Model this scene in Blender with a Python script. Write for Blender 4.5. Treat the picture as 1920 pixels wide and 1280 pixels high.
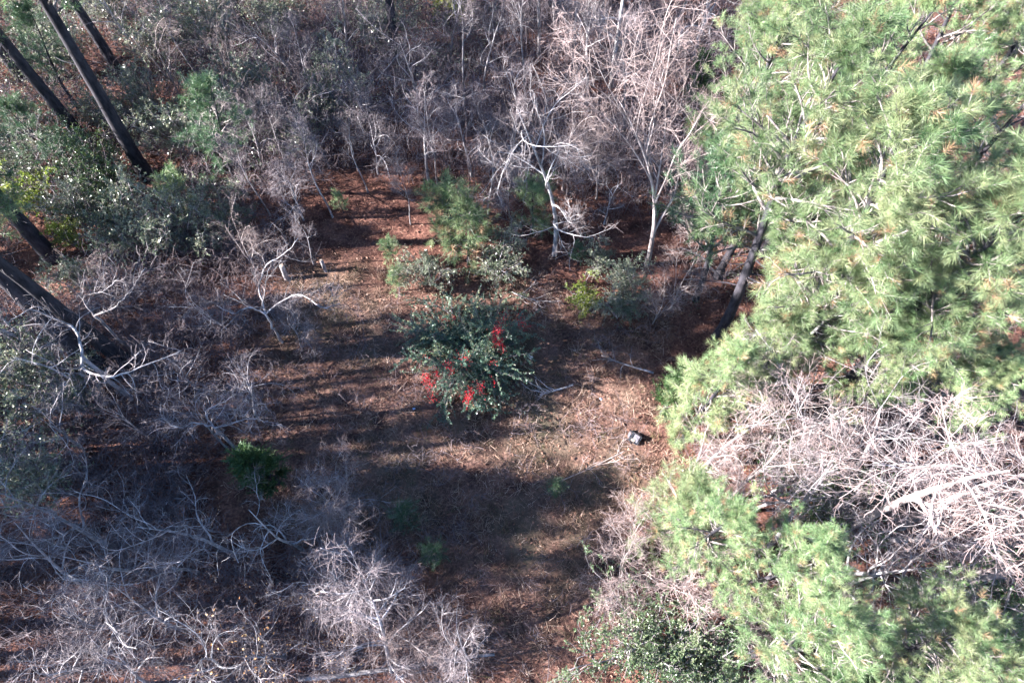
import bpy, math, time
import numpy as np

T0 = time.time()
for o in list(bpy.data.objects):
    bpy.data.objects.remove(o)
scene = bpy.context.scene
COL = scene.collection
R = math.radians

# ------------------------------------------------------------------ camera, sky, sun, exposure
H = 16.0                      # flying height of the camera above the clearing
TILT = R(28.7)                # off the straight-down direction
F = 1297.0                    # focal length in pixels of the 1920 px wide photograph
cam_d = bpy.data.cameras.new('camera')
cam = bpy.data.objects.new('camera', cam_d)
COL.objects.link(cam)
cam.location = (0, 0, H)
cam.rotation_euler = (TILT, 0, 0)
cam_d.sensor_width = 36.0
cam_d.lens = F / 1920.0 * 36.0
cam_d.clip_end = 2000
cam_d.clip_start = 0.1
scene.camera = cam

SUN_EL, SUN_TO = 28.0, R(4)   # elevation; direction the light travels on the ground, from +x towards +y
w = bpy.data.worlds.new('World')
scene.world = w
w.use_nodes = True
wn = w.node_tree.nodes
bg = wn['Background']
sky = wn.new('ShaderNodeTexSky')
sky.sky_type = 'NISHITA'
sky.sun_disc = False
sky.sun_elevation = R(SUN_EL)
sky.sun_rotation = R(270) - SUN_TO
sky.air_density = 1.2
sky.dust_density = 0.4
sky.ozone_density = 7.0
w.node_tree.links.new(sky.outputs[0], bg.inputs[0])
bg.inputs[1].default_value = 0.052
sun_d = bpy.data.lights.new('sun', 'SUN')
sun_d.energy = 5.0
sun_d.angle = R(0.53)
sun_d.color = (1.0, 0.96, 0.93)
sun = bpy.data.objects.new('sun', sun_d)
COL.objects.link(sun)
from mathutils import Vector
ldir = Vector((math.cos(R(SUN_EL)) * math.cos(SUN_TO), math.cos(R(SUN_EL)) * math.sin(SUN_TO), -math.sin(R(SUN_EL))))
sun.rotation_euler = ldir.to_track_quat('-Z', 'Y').to_euler()
sun.location = (-30, 0, 30)
vs = scene.view_settings
vs.view_transform = 'Standard'
vs.look = 'None'
vs.gamma = 1.0
vs.use_curve_mapping = False
vs.exposure = 3.1
scene.render.engine = 'CYCLES'
scene.cycles.max_bounces = 4
scene.cycles.diffuse_bounces = 2
scene.cycles.transmission_bounces = 2
scene.cycles.use_adaptive_sampling = True
scene.cycles.adaptive_threshold = 0.04
scene.cycles.glossy_bounces = 2
scene.cycles.use_denoising = True


def at(px, py, z=0.0):
    """World x, y of the point at height z that the photograph shows at this pixel (1920 x 1280)."""
    a, b = (px - 960) / F, -(py - 640) / F
    d = np.array([a, b * math.cos(TILT) + math.sin(TILT), b * math.sin(TILT) - math.cos(TILT)])
    s = (H - z) / -d[2]
    return d[0] * s, d[1] * s


def ground_z(x, y):
    return (0.10 * np.sin(x * 0.35 + 1.0) * np.cos(y * 0.28) + 0.06 * np.sin(x * 0.9 + y * 0.6)
            + 0.025 * np.sin(x * 2.3 - y * 1.9 + 0.7) + 0.02 * np.cos(y * 3.1 + x * 1.1))


# ------------------------------------------------------------------ materials
def mat(name):
    m = bpy.data.materials.new(name)
    m.use_nodes = True
    nt = m.node_tree
    return m, nt, nt.nodes['Principled BSDF'], nt.nodes['Material Output']


def ramp(nt, fac, stops):
    r = nt.nodes.new('ShaderNodeValToRGB')
    el = r.color_ramp.elements
    while len(el) < len(stops):
        el.new(0.5)
    for e, (p, c) in zip(el, stops):
        e.position = p
        e.color = (*c, 1)
    nt.links.new(fac, r.inputs[0])
    return r.outputs[0]


def noise(nt, scale, detail=4, rough=0.6, coord='Object', stretch=None):
    tc = nt.nodes.new('ShaderNodeTexCoord')
    n = nt.nodes.new('ShaderNodeTexNoise')
    n.inputs['Scale'].default_value = scale
    n.inputs['Detail'].default_value = detail
    n.inputs['Roughness'].default_value = rough
    if stretch:
        mp = nt.nodes.new('ShaderNodeMapping')
        mp.inputs['Scale'].default_value = stretch
        nt.links.new(tc.outputs[coord], mp.inputs[0])
        nt.links.new(mp.outputs[0], n.inputs['Vector'])
    else:
        nt.links.new(tc.outputs[coord], n.inputs['Vector'])
    return n.outputs[0]


def mix(nt, a, b, fac, mode='MIX'):
    m = nt.nodes.new('ShaderNodeMix')
    m.data_type = 'RGBA'
    m.blend_type = mode
    for sock, v in ((m.inputs[0], fac), (m.inputs[6], a), (m.inputs[7], b)):
        if hasattr(v, 'is_linked'):
            nt.links.new(v, sock)
        elif isinstance(v, tuple):
            sock.default_value = (*v, 1)
        else:
            sock.default_value = v
    return m.outputs[2]


def bump(nt, bsdf, h, strength, dist=0.02):
    b = nt.nodes.new('ShaderNodeBump')
    b.inputs['Strength'].default_value = strength
    b.inputs['Distance'].default_value = dist
    nt.links.new(h, b.inputs['Height'])
    nt.links.new(b.outputs[0], bsdf.inputs['Normal'])


def attr(nt, name='tint'):
    a = nt.nodes.new('ShaderNodeAttribute')
    a.attribute_name = name
    return a.outputs['Fac']


def leaf_mat(name, stops, rough=0.45, spec=0.5, trans=0.35, vary=0.25):
    """Leaf colour by the tint each leaf or tuft carries; light passes through it a little."""
    m, nt, b, out = mat(name)
    c = ramp(nt, attr(nt), stops)
    oi = nt.nodes.new('ShaderNodeObjectInfo')
    hs = nt.nodes.new('ShaderNodeHueSaturation')
    nt.links.new(c, hs.inputs['Color'])
    mr = nt.nodes.new('ShaderNodeMapRange')
    mr.inputs[3].default_value = 1 - vary
    mr.inputs[4].default_value = 1 + vary
    nt.links.new(oi.outputs['Random'], mr.inputs[0])
    nt.links.new(mr.outputs[0], hs.inputs['Value'])
    c = hs.outputs[0]
    nt.links.new(c, b.inputs['Base Color'])
    b.inputs['Roughness'].default_value = rough
    b.inputs['Specular IOR Level'].default_value = spec
    if trans:
        t = nt.nodes.new('ShaderNodeBsdfTranslucent')
        nt.links.new(c, t.inputs[0])
        mx = nt.nodes.new('ShaderNodeMixShader')
        mx.inputs[0].default_value = trans
        nt.links.new(b.outputs[0], mx.inputs[1])
        nt.links.new(t.outputs[0], mx.inputs[2])
        nt.links.new(mx.outputs[0], out.inputs[0])
    return m


def bark_mat(name, dark, light, scale=6, stretch=(1, 1, 0.25), bstr=0.6, tintto=None):
    m, nt, b, out = mat(name)
    n = noise(nt, scale, 6, 0.7, stretch=stretch)
    c = ramp(nt, n, [(0.36, dark), (0.62, light)])
    if tintto:
        c = mix(nt, c, tintto, attr(nt))
    oi = nt.nodes.new('ShaderNodeObjectInfo')
    hs = nt.nodes.new('ShaderNodeHueSaturation')
    mr = nt.nodes.new('ShaderNodeMapRange')
    mr.inputs[3].default_value = 0.72
    mr.inputs[4].default_value = 1.2
    nt.links.new(oi.outputs['Random'], mr.inputs[0])
    nt.links.new(mr.outputs[0], hs.inputs['Value'])
    nt.links.new(c, hs.inputs['Color'])
    nt.links.new(hs.outputs[0], b.inputs['Base Color'])
    b.inputs['Roughness'].default_value = 0.85
    b.inputs['Specular IOR Level'].default_value = 0.25
    bump(nt, b, n, bstr)
    return m


M = {}
M['pine_bark'] = bark_mat('pine_bark', (0.011, 0.011, 0.016), (0.056, 0.050, 0.060), 9, (1, 1, 0.3), 1.0)
M['pine_branch'] = bark_mat('pine_branch', (0.06, 0.05, 0.048), (0.30, 0.26, 0.25), 7, (1, 1, 1), 0.4)
M['bare_bark'] = bark_mat('bare_bark', (0.10, 0.088, 0.092), (0.44, 0.405, 0.415), 5, (1, 1, 0.5), 0.5, (0.122, 0.096, 0.102))
M['pale_bark'] = bark_mat('pale_bark', (0.15, 0.135, 0.14), (0.58, 0.55, 0.56), 5, (1, 1, 0.5), 0.5, (0.145, 0.115, 0.116))
M['pink_bark'] = bark_mat('pink_bark', (0.15, 0.12, 0.115), (0.40, 0.345, 0.335), 4, (1, 1, 0.4), 0.5, (0.195, 0.142, 0.136))
M['brush'] = bark_mat('brush_twig', (0.06, 0.050, 0.060), (0.21, 0.178, 0.200), 5, (1, 1, 1), 0.2, (0.165, 0.122, 0.125))
M['needle'] = leaf_mat('pine_needle', [(0.0, (0.030, 0.075, 0.030)), (0.35, (0.115, 0.190, 0.080)), (0.75, (0.225, 0.290, 0.145)),
                                       (0.92, (0.29, 0.31, 0.16)), (0.97, (0.36, 0.22, 0.13))], 0.46, 0.5, 0.34, 0.22)
M['shaded_teal_needle'] = leaf_mat('shaded_pine_needle', [(0.0, (0.022, 0.06, 0.032)), (0.6, (0.060, 0.125, 0.055)), (1.0, (0.12, 0.17, 0.08))], 0.4, 0.55, 0.3, 0.15)  # darker teal copy of the pine needle, shade of the wood put into its colour
M['pale_leaf'] = leaf_mat('pale_glinting_leaf', [(0.0, (0.045, 0.080, 0.032)), (0.5, (0.10, 0.15, 0.07)), (1.0, (0.20, 0.24, 0.13))], 0.34, 0.7, 0.25)
M['grey_leaf'] = leaf_mat('grey_green_leaf', [(0.0, (0.045, 0.065, 0.035)), (0.5, (0.11, 0.14, 0.085)), (0.85, (0.22, 0.24, 0.17)), (1.0, (0.32, 0.30, 0.20))], 0.28, 0.8, 0.25)
M['glossy_leaf'] = leaf_mat('glossy_dark_leaf', [(0.0, (0.02, 0.05, 0.016)), (0.6, (0.05, 0.10, 0.03)), (1.0, (0.12, 0.17, 0.05))], 0.28, 0.8, 0.2)
M['lime_leaf'] = leaf_mat('yellow_green_leaf', [(0.0, (0.10, 0.14, 0.02)), (0.6, (0.20, 0.25, 0.04)), (1.0, (0.34, 0.34, 0.07))], 0.4, 0.5, 0.35)
M['berry_leaf'] = leaf_mat('berry_shrub_leaf', [(0.0, (0.028, 0.070, 0.050)), (0.5, (0.060, 0.120, 0.080)), (0.85, (0.14, 0.20, 0.13)), (1.0, (0.32, 0.34, 0.19))], 0.32, 0.7, 0.25)
M['cedar'] = leaf_mat('cedar_spray', [(0.0, (0.016, 0.040, 0.012)), (0.6, (0.028, 0.060, 0.018)), (1.0, (0.06, 0.10, 0.032))], 0.5, 0.4, 0.15)
M['tan_leaf'] = leaf_mat('withered_leaf', [(0.0, (0.22, 0.10, 0.04)), (0.6, (0.38, 0.21, 0.09)), (1.0, (0.52, 0.36, 0.19))], 0.6, 0.3, 0.3)
M['litter'] = leaf_mat('fallen_leaf', [(0.0, (0.10, 0.048, 0.032)), (0.45, (0.185, 0.092, 0.066)), (0.8, (0.31, 0.175, 0.125)), (1.0, (0.46, 0.33, 0.26))], 0.7, 0.25, 0.1)
M['straw'] = leaf_mat('dead_grass_blade', [(0.0, (0.09, 0.085, 0.035)), (0.3, (0.150, 0.096, 0.070)), (0.8, (0.30, 0.195, 0.150)), (1.0, (0.48, 0.36, 0.29))], 0.65, 0.25, 0.25)


def plain(name, col, rough=0.6, spec=0.4, var=0.25, scale=8):
    m, nt, b, out = mat(name)
    n = noise(nt, scale, 4)
    c = ramp(nt, n, [(0.35, tuple(v * (1 - var) for v in col)), (0.65, tuple(min(1, v * (1 + var)) for v in col))])
    nt.links.new(c, b.inputs['Base Color'])
    b.inputs['Roughness'].default_value = rough
    b.inputs['Specular IOR Level'].default_value = spec
    return m


M['berry'] = plain('red_berry', (0.55, 0.022, 0.035), 0.25, 0.6, 0.35, 20)
M['black_plastic'] = plain('black_plastic', (0.016, 0.017, 0.022), 0.35, 0.5)
M['pale_board'] = plain('pale_board', (0.085, 0.08, 0.10), 0.6, 0.3, 0.12, 5)
M['white_litter'] = plain('white_litter', (0.72, 0.74, 0.80), 0.5, 0.4, 0.1, 14)
M['blue_litter'] = plain('blue_litter', (0.32, 0.42, 0.62), 0.4, 0.4, 0.1, 14)
M['cut_wood'] = plain('weathered_cut_wood', (0.28, 0.22, 0.18), 0.8, 0.2, 0.25, 12)


def ground_mat():
    m, nt, b, out = mat('forest_floor')
    big = noise(nt, 0.22, 5, 0.65)
    mid = noise(nt, 1.6, 6, 0.7)
    fine = noise(nt, 16, 6, 0.75)
    c1 = ramp(nt, fine, [(0.30, (0.050, 0.026, 0.022)), (0.50, (0.125, 0.060, 0.047)), (0.72, (0.27, 0.145, 0.105))])      # pine straw
    c2 = ramp(nt, fine, [(0.30, (0.052, 0.036, 0.033)), (0.52, (0.140, 0.085, 0.070)), (0.75, (0.31, 0.20, 0.165))])      # thin dead grass
    f = ramp(nt, attr(nt, 'clearing'), [(0.30, (0, 0, 0)), (0.90, (0.72, 0.72, 0.72))])
    c = mix(nt, c1, c2, f)
    soil = ramp(nt, mid, [(0.40, (1.15, 1.12, 1.1)), (0.62, (0.40, 0.36, 0.37))])
    c = mix(nt, c, soil, 1.0, 'MULTIPLY')
    green = mix(nt, (0, 0, 0), ramp(nt, big, [(0.46, (0, 0, 0)), (0.64, (0.80, 0.80, 0.80))]), attr(nt, 'clearing'))
    c = mix(nt, c, (0.095, 0.092, 0.062), green)
    nt.links.new(c, b.inputs['Base Color'])
    b.inputs['Roughness'].default_value = 0.95
    b.inputs['Specular IOR Level'].default_value = 0.1
    bump(nt, b, fine, 0.9, 0.05)
    return m


M['ground'] = ground_mat()

# ------------------------------------------------------------------ mesh helpers
rng = np.random.default_rng(11)


def reseed(n):
    global rng
    rng = np.random.default_rng(n)


def unit(v):
    return v / np.maximum(np.linalg.norm(v, axis=-1, keepdims=True), 1e-9)


class MB:
    """Collects vertices, faces and one tint value per vertex; build() links ONE mesh object."""
    def __init__(self):
        self.v, self.f, self.t, self.n = [], [], [], 0

    def add(self, v, f, t=0.5):
        v = np.asarray(v, float).reshape(-1, 3)
        self.v.append(v)
        self.f.append(np.asarray(f, np.int64) + self.n)
        self.t.append(np.broadcast_to(np.asarray(t, float), (len(v),)) if np.ndim(t) == 0 else np.asarray(t, float))
        self.n += len(v)

    def mesh(self, name, m, smooth=True, extra=None):
        v = np.concatenate(self.v)
        me = bpy.data.meshes.new(name)
        tot = np.concatenate([np.full(len(f), f.shape[1]) for f in self.f])
        idx = np.concatenate([f.ravel() for f in self.f])
        me.vertices.add(len(v))
        me.vertices.foreach_set('co', v.astype(np.float32).ravel())
        me.loops.add(len(idx))
        me.loops.foreach_set('vertex_index', idx.astype(np.int32))
        me.polygons.add(len(tot))
        me.polygons.foreach_set('loop_start', np.concatenate([[0], np.cumsum(tot)[:-1]]).astype(np.int32))
        me.polygons.foreach_set('use_smooth', np.full(len(tot), smooth))
        me.update(calc_edges=True)
        a = me.attributes.new('tint', 'FLOAT', 'POINT')
        a.data.foreach_set('value', np.clip(np.concatenate(self.t), 0, 1).astype(np.float32))
        me.materials.append(m)
        return me

    def build(self, name, m, parent=None, smooth=True):
        return link(name, self.mesh(name, m, smooth), parent)


def link(name, data, parent=None):
    o = bpy.data.objects.new(name, data)
    COL.objects.link(o)
    if parent is not None:
        o.parent = parent
    return o


def tag(o, label=None, cat=None, group=None, kind=None):
    for k, v in (('label', label), ('category', cat), ('group', group), ('kind', kind)):
        if v:
            o[k] = v
    return o


def empty(name, loc=(0, 0, 0), rz=0.0):
    o = bpy.data.objects.new(name, None)
    COL.objects.link(o)
    o.location = loc
    o.rotation_euler = (0, 0, rz)
    return o


def grow(S, D, L, r0, r1, K, wob, trop=(0, 0, 0), curl=0.5, taper=1.0):
    """N wandering stems at once: points (N, K, 3) and radii (N, K)."""
    N = len(S)
    P = np.zeros((N, K, 3))
    P[:, 0] = S
    d = unit(np.asarray(D, float))
    L = np.broadcast_to(L, (N,))
    step = (L / (K - 1))[:, None]
    c = np.zeros((N, 3))
    trop = np.asarray(trop, float)
    for k in range(1, K):
        c = curl * c + wob * rng.normal(size=(N, 3))
        d = unit(d + c + trop)
        P[:, k] = P[:, k - 1] + d * step
    t = np.linspace(0, 1, K)[None, :] ** taper
    Rr = np.broadcast_to(r0, (N,))[:, None] * (1 - t) + np.broadcast_to(r1, (N,))[:, None] * t
    return P, Rr


def tangents(P):
    T = np.empty_like(P)
    T[:, 1:-1] = P[:, 2:] - P[:, :-2]
    T[:, 0] = P[:, 1] - P[:, 0]
    T[:, -1] = P[:, -1] - P[:, -2]
    return unit(T)


def tubes(mb, P, Rr, sides, tint=0.5):
    N, K, _ = P.shape
    if N == 0:
        return
    T = tangents(P)
    ref = unit(rng.normal(size=(N, 1, 3)))
    bad = np.abs((ref * T).sum(-1)).max(1) > 0.9
    ref[bad] = ref[bad][..., [1, 2, 0]]
    U = unit(np.cross(T, ref))
    W = np.cross(T, U)
    a = np.arange(sides) * 2 * np.pi / sides
    V = P[:, :, None] + Rr[:, :, None, None] * (np.cos(a)[None, None, :, None] * U[:, :, None] + np.sin(a)[None, None, :, None] * W[:, :, None])
    i = np.arange(N)[:, None, None] * K * sides
    k = np.arange(K - 1)[None, :, None] * sides
    s = np.arange(sides)[None, None, :]
    s2 = (s + 1) % sides
    f = np.stack([i + k + s, i + k + s2, i + k + sides + s2, i + k + sides + s], -1).reshape(-1, 4)
    tv = np.broadcast_to(np.asarray(tint, float).reshape(-1, 1) if np.ndim(tint) else tint, (N, K * sides)).ravel()
    mb.add(V, f, tv)
    e = (np.arange(N)[:, None] * K * sides + (K - 1) * sides + np.arange(sides)[None, :])
    if sides > 3:
        mb.f.append((e + mb.n - len(V.reshape(-1, 3))).astype(np.int64))


def ribbons(mb, P, Rr, tint=0.5):
    N, K, _ = P.shape
    if N == 0:
        return
    T = tangents(P)
    U = unit(np.cross(T, rng.normal(size=(N, 1, 3))))
    V = np.stack([P - U * Rr[..., None], P + U * Rr[..., None]], 2)
    i = np.arange(N)[:, None] * K * 2
    k = np.arange(K - 1)[None, :] * 2
    f = np.stack([i + k, i + k + 1, i + k + 3, i + k + 2], -1).reshape(-1, 4)
    tv = np.broadcast_to(np.asarray(tint, float).reshape(-1, 1) if np.ndim(tint) else tint, (N, K * 2)).ravel()
    mb.add(V, f, tv)


def spawn(P, Rr, n, t0, t1, a0, a1, even=False):
    """n children on each stem: start, direction, radius there, parent, position along it."""
    N, K, _ = P.shape
    n = int(n)
    par = np.repeat(np.arange(N), n)
    if even:
        t = np.tile((np.arange(n) + 0.5) / n, N) + rng.uniform(-0.4, 0.4, N * n) / n
        t = t0 + (t1 - t0) * np.clip(t, 0, 1)
    else:
        t = rng.uniform(t0, t1, N * n)
    x = np.clip(t, 0, 0.9999) * (K - 1)
    k = x.astype(int)
    fr = (x - k)[:, None]
    S = P[par, k] * (1 - fr) + P[par, k + 1] * fr
    T = unit(P[par, k + 1] - P[par, k])
    r = Rr[par, k] * (1 - fr[:, 0]) + Rr[par, k + 1] * fr[:, 0]
    side = unit(np.cross(T, rng.normal(size=T.shape)))
    a = np.radians(rng.uniform(a0, a1, len(par)))[:, None]
    D = T * np.cos(a) + side * np.sin(a)
    return S, D, r, par, t


def leaves(mb, C, A, length, width, tint, fold=0.0):
    """Rhombic leaves: base C, direction A, random roll."""
    n = len(C)
    A = unit(A)
    S = unit(np.cross(A, rng.normal(size=A.shape)))
    L = np.broadcast_to(length, (n,))[:, None]
    W = np.broadcast_to(width, (n,))[:, None]
    nrm = np.cross(A, S)
    m = C + A * L * 0.5
    V = np.stack([C, m + S * W * 0.5 + nrm * W * fold, C + A * L, m - S * W * 0.5 + nrm * W * fold], 1)
    f = np.arange(n * 4).reshape(n, 4)
    mb.add(V, f, np.repeat(np.broadcast_to(tint, (n,)), 4))


def needles(mb, tip, axis, n, length, width, tint, back=0.14, spread=(18, 75)):
    """Pine tufts: n needles round the last stretch of every shoot."""
    N = len(tip)
    axis = unit(axis)
    t = rng.uniform(0, 1, (N, n))
    side = unit(np.cross(axis[:, None], rng.normal(size=(N, n, 3))))
    a = np.radians(spread[0] + (spread[1] - spread[0]) * (1 - t) ** 0.8 + rng.normal(0, 8, (N, n)))[..., None]
    D = axis[:, None] * np.cos(a) + side * np.sin(a)
    D[..., 2] -= 0.10
    B = tip[:, None] - axis[:, None] * (1 - t[..., None]) * back
    L = (length * rng.uniform(0.75, 1.1, (N, n)))[..., None]
    S = unit(np.cross(D, rng.normal(size=(N, n, 3)))) * width * 0.5
    V = np.stack([B - S, B + S, B + D * L], 2).reshape(-1, 3)
    f = np.arange(N * n * 3).reshape(-1, 3)
    tv = np.repeat(np.broadcast_to(tint, (N,))[:, None] + rng.normal(0, 0.05, (N, n)), 3, axis=1).ravel()
    mb.add(V, f, np.minimum(tv, np.repeat(np.maximum(np.broadcast_to(tint, (N,)), 0.9), n * 3)))


# ------------------------------------------------------------------ plant builders: each returns [(part name, mesh), ...]
def tree_trunk(h, r, lean=(0, 0), wob=0.02, K=12):
    P, Rr = grow(np.zeros((1, 3)), np.array([[lean[0], lean[1], 1.0]]), h, r, r * 0.12, K, wob, (0, 0, 0.03), 0.6)
    Rr[:, 0] *= 1.35
    P[:, 0, 2] -= 0.25
    return P, Rr


def pine(seed, h, r, base, spread, whorls, tuft_n=34, nlen=0.20, nwid=0.007, sub=7, mat_needle='needle', lean=(0, 0), oneside=None, tint0=0.45, stubs=10):
    reseed(seed)
    P, Rr = tree_trunk(h, r, lean, 0.018, 16)
    tr = MB()
    tubes(tr, P, Rr, 10)
    S, D, rr, par, t = spawn(P, Rr, stubs, 0.15, max(0.2, base / h), 70, 100)          # dead stubs below the crown
    q = grow(S, D, rng.uniform(0.15, 0.9, len(S)), 0.018, 0.006, 4, 0.15)
    tubes(tr, *q, 4)
    S, D, rr, par, t = spawn(P, Rr, whorls, base / h, 0.985, 55, 88, True)
    u = (t - base / h) / (1 - base / h)
    L = spread * (0.35 + 0.75 * np.sin(np.pi * np.clip(0.28 + 0.72 * u, 0, 1))) * rng.uniform(0.65, 1.15, len(S)) * np.where(u > 0.85, 0.6, 1)
    D[:, 2] += 0.25 + 0.6 * u ** 2
    if oneside is not None:
        k = (D[:, 0] * oneside[0] + D[:, 1] * oneside[1])
        L = L * (1 + 0.35 * k)
    BP, BR = grow(S, D, L, np.minimum(rr * 0.55, 0.014 + L * 0.012), 0.008, 8, 0.10, (0, 0, 0.03), 0.5)
    wood = MB()
    tubes(wood, BP, BR, 5)
    S2, D2, r2, p2, t2 = spawn(BP, BR, sub, 0.30, 1.0, 28, 65, True)
    L2 = L[p2] * (0.22 + 0.26 * (1 - t2)) * rng.uniform(0.6, 1.2, len(S2))
    D2[:, 2] += 0.22
    TP, TR = grow(S2, D2, L2, np.minimum(r2 * 0.7, 0.012), 0.005, 5, 0.10, (0, 0, 0.06), 0.5)
    tubes(wood, TP, TR, 3)
    S3, D3, r3, p3, t3 = spawn(TP, TR, 2, 0.45, 1.0, 25, 60)
    D3[:, 2] += 0.25
    UP, UR = grow(S3, D3, rng.uniform(0.12, 0.30, len(S3)), 0.006, 0.004, 3, 0.08)
    ribbons(wood, UP, UR)
    tips = np.concatenate([TP[:, -1], UP[:, -1], BP[:, -1], P[:, -1]])
    ax = np.concatenate([TP[:, -1] - TP[:, -2], UP[:, -1] - UP[:, -2], BP[:, -1] - BP[:, -2], P[:, -1] - P[:, -2]])
    br_t = rng.normal(tint0, 0.16, len(BP))
    tint = np.concatenate([br_t[p2], br_t[p2[p3]], br_t, [0.6]]) + rng.normal(0, 0.17, len(tips))
    dead = rng.uniform(size=len(tips)) < 0.05
    tint = np.where(dead, 1.0, np.clip(tint, 0.02, 0.86))
    shed = rng.uniform(size=len(tips)) > 0.08
    tips, ax, tint = tips[shed], ax[shed], tint[shed]
    cr = MB()
    needles(cr, tips, ax, tuft_n, nlen, nwid, tint)
    return [('trunk', tr.mesh('trunk', M['pine_bark'])), ('branches', wood.mesh('branches', M['pine_branch'])),
            ('crown', cr.mesh('crown', M[mat_needle], False))]


def bare(seed, h, r, split=0.4, limbs=5, ang=(25, 55), limb_len=0.55, sec=7, ter=7, fine=3, wob=0.16, curl=0.6, up=0.03, material='bare_bark',
         lean=(0, 0), twig_r=0.0028, lateral=False, tan_leaves=0, twob=0.035):
    """Leafless broadleaf tree: trunk with its limbs, crown of branches and twigs."""
    reseed(seed)
    P, Rr = tree_trunk(h if lateral else h * 0.8, r, lean, twob if not lateral else 0.02, 14)
    tr = MB()
    tubes(tr, P, Rr, 8, 0.0)
    S, D, rr, par, t = spawn(P, Rr, limbs, split, 0.97, ang[0], ang[1], True)
    L = h * limb_len * rng.uniform(0.6, 1.15, len(S)) * (1.15 - 0.7 * (t - split) / (1 - split) if lateral else 1)
    BP, BR = grow(S, D, L, np.minimum(rr * 0.66, r * 0.55), 0.006, 10, wob * 0.75, (0, 0, up), curl)
    tubes(tr, BP, BR, 6, 0.05)
    cr = MB()
    BP2, BR2 = np.concatenate([BP]), np.concatenate([BR])
    S2, D2, r2, p2, t2 = spawn(BP2, BR2, sec, 0.18, 1.0, 25, 70, True)
    L2 = L[p2] * (0.30 + 0.35 * (1 - t2)) * rng.uniform(0.5, 1.25, len(S2))
    CP, CR = grow(S2, D2, L2, np.minimum(r2 * 0.55, 0.014), 0.004, 7, wob * 0.9, (0, 0, up * 0.7), curl)
    tubes(cr, CP, CR, 4, 0.25)
    S3, D3, r3, p3, t3 = spawn(CP, CR, ter, 0.15, 1.0, 25, 75, True)
    L3 = np.maximum(L2[p3] * (0.30 + 0.35 * (1 - t3)), 0.18) * rng.uniform(0.5, 1.3, len(S3))
    EP, ER = grow(S3, D3, L3, np.minimum(r3 * 0.7, 0.0055), twig_r, 5, wob * 1.0, (0, 0, up * 0.5), curl)
    ribbons(cr, EP, ER, 0.6)
    S4, D4, r4, p4, t4 = spawn(EP, ER, fine, 0.2, 1.0, 25, 70)
    FP, FR = grow(S4, D4, rng.uniform(0.10, 0.34, len(S4)), twig_r, twig_r * 0.7, 4, wob * 1.1, (0, 0, 0.02), curl)
    ribbons(cr, FP, FR, 0.95)
    out = [('trunk', tr.mesh('trunk', M[material])), ('crown', cr.mesh('crown', M[material]))]
    if tan_leaves:
        lf = MB()
        S5, D5, r5, p5, t5 = spawn(EP, ER, 1, 0.4, 1.0, 30, 90)
        keep = rng.uniform(size=len(S5)) < tan_leaves
        leaves(lf, S5[keep], D5[keep], rng.uniform(0.06, 0.11, keep.sum()), 0.05, rng.uniform(0, 1, keep.sum()), 0.15)
        out.append(('withered_leaves', lf.mesh('withered_leaves', M['tan_leaf'], False)))
    return out


def shrub(seed, h, spread, stems, sec, leaf_mat_name, leaf=(0.06, 0.028), per=10, bark='bare_bark', up=0.10, ter=3, tint=(0.45, 0.25), arch=0.0):
    """Evergreen bush: stems from the ground, branches, single leaves."""
    reseed(seed)
    a = rng.uniform(0, 2 * np.pi, stems)
    out = rng.uniform(0.1, 1.0, stems) * spread / h
    D = np.stack([np.cos(a) * out, np.sin(a) * out, np.ones(stems)], 1)
    S = np.stack([np.cos(a) * 0.12, np.sin(a) * 0.12, np.full(stems, -0.1)], 1)
    L = h * rng.uniform(0.75, 1.15, stems) * np.sqrt(1 + 0.4 * out ** 2)
    P, Rr = grow(S, D, L, 0.022, 0.006, 8, 0.09, (0, 0, up - arch * 0.5), 0.6)
    st = MB()
    tubes(st, P, Rr, 5, 0.2)
    S2, D2, r2, p2, t2 = spawn(P, Rr, sec, 0.2, 1.0, 30, 75, True)
    Q, QR = grow(S2, D2, L[p2] * (0.25 + 0.2 * (1 - t2)) * rng.uniform(0.6, 1.2, len(S2)), 0.008, 0.004, 5, 0.14, (0, 0, 0.04 - arch), 0.5)
    tubes(st, Q, QR, 3, 0.5)
    S3, D3, r3, p3, t3 = spawn(Q, QR, ter, 0.2, 1.0, 30, 70)
    W, WR = grow(S3, D3, rng.uniform(0.12, 0.32, len(S3)) * min(1.2, h / 1.5), 0.004, 0.003, 4, 0.12, (0, 0, 0.03 - arch), 0.5)
    ribbons(st, W, WR, 0.8)
    lf = MB()
    stem_t = rng.normal(tint[0], tint[1], stems)
    S4, D4, r4, p4, t4 = spawn(W, WR, per, 0.0, 1.0, 30, 85)
    tt = np.clip(stem_t[p2[p3[p4]]] + rng.normal(0, 0.2, len(S4)), 0, 1)
    leaves(lf, S4, D4, leaf[0] * rng.uniform(0.7, 1.3, len(S4)), leaf[1] * rng.uniform(0.8, 1.2, len(S4)), tt, 0.12)
    return [('stems', st.mesh('stems', M[bark])), ('foliage', lf.mesh('foliage', M[leaf_mat_name], False))]


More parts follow.
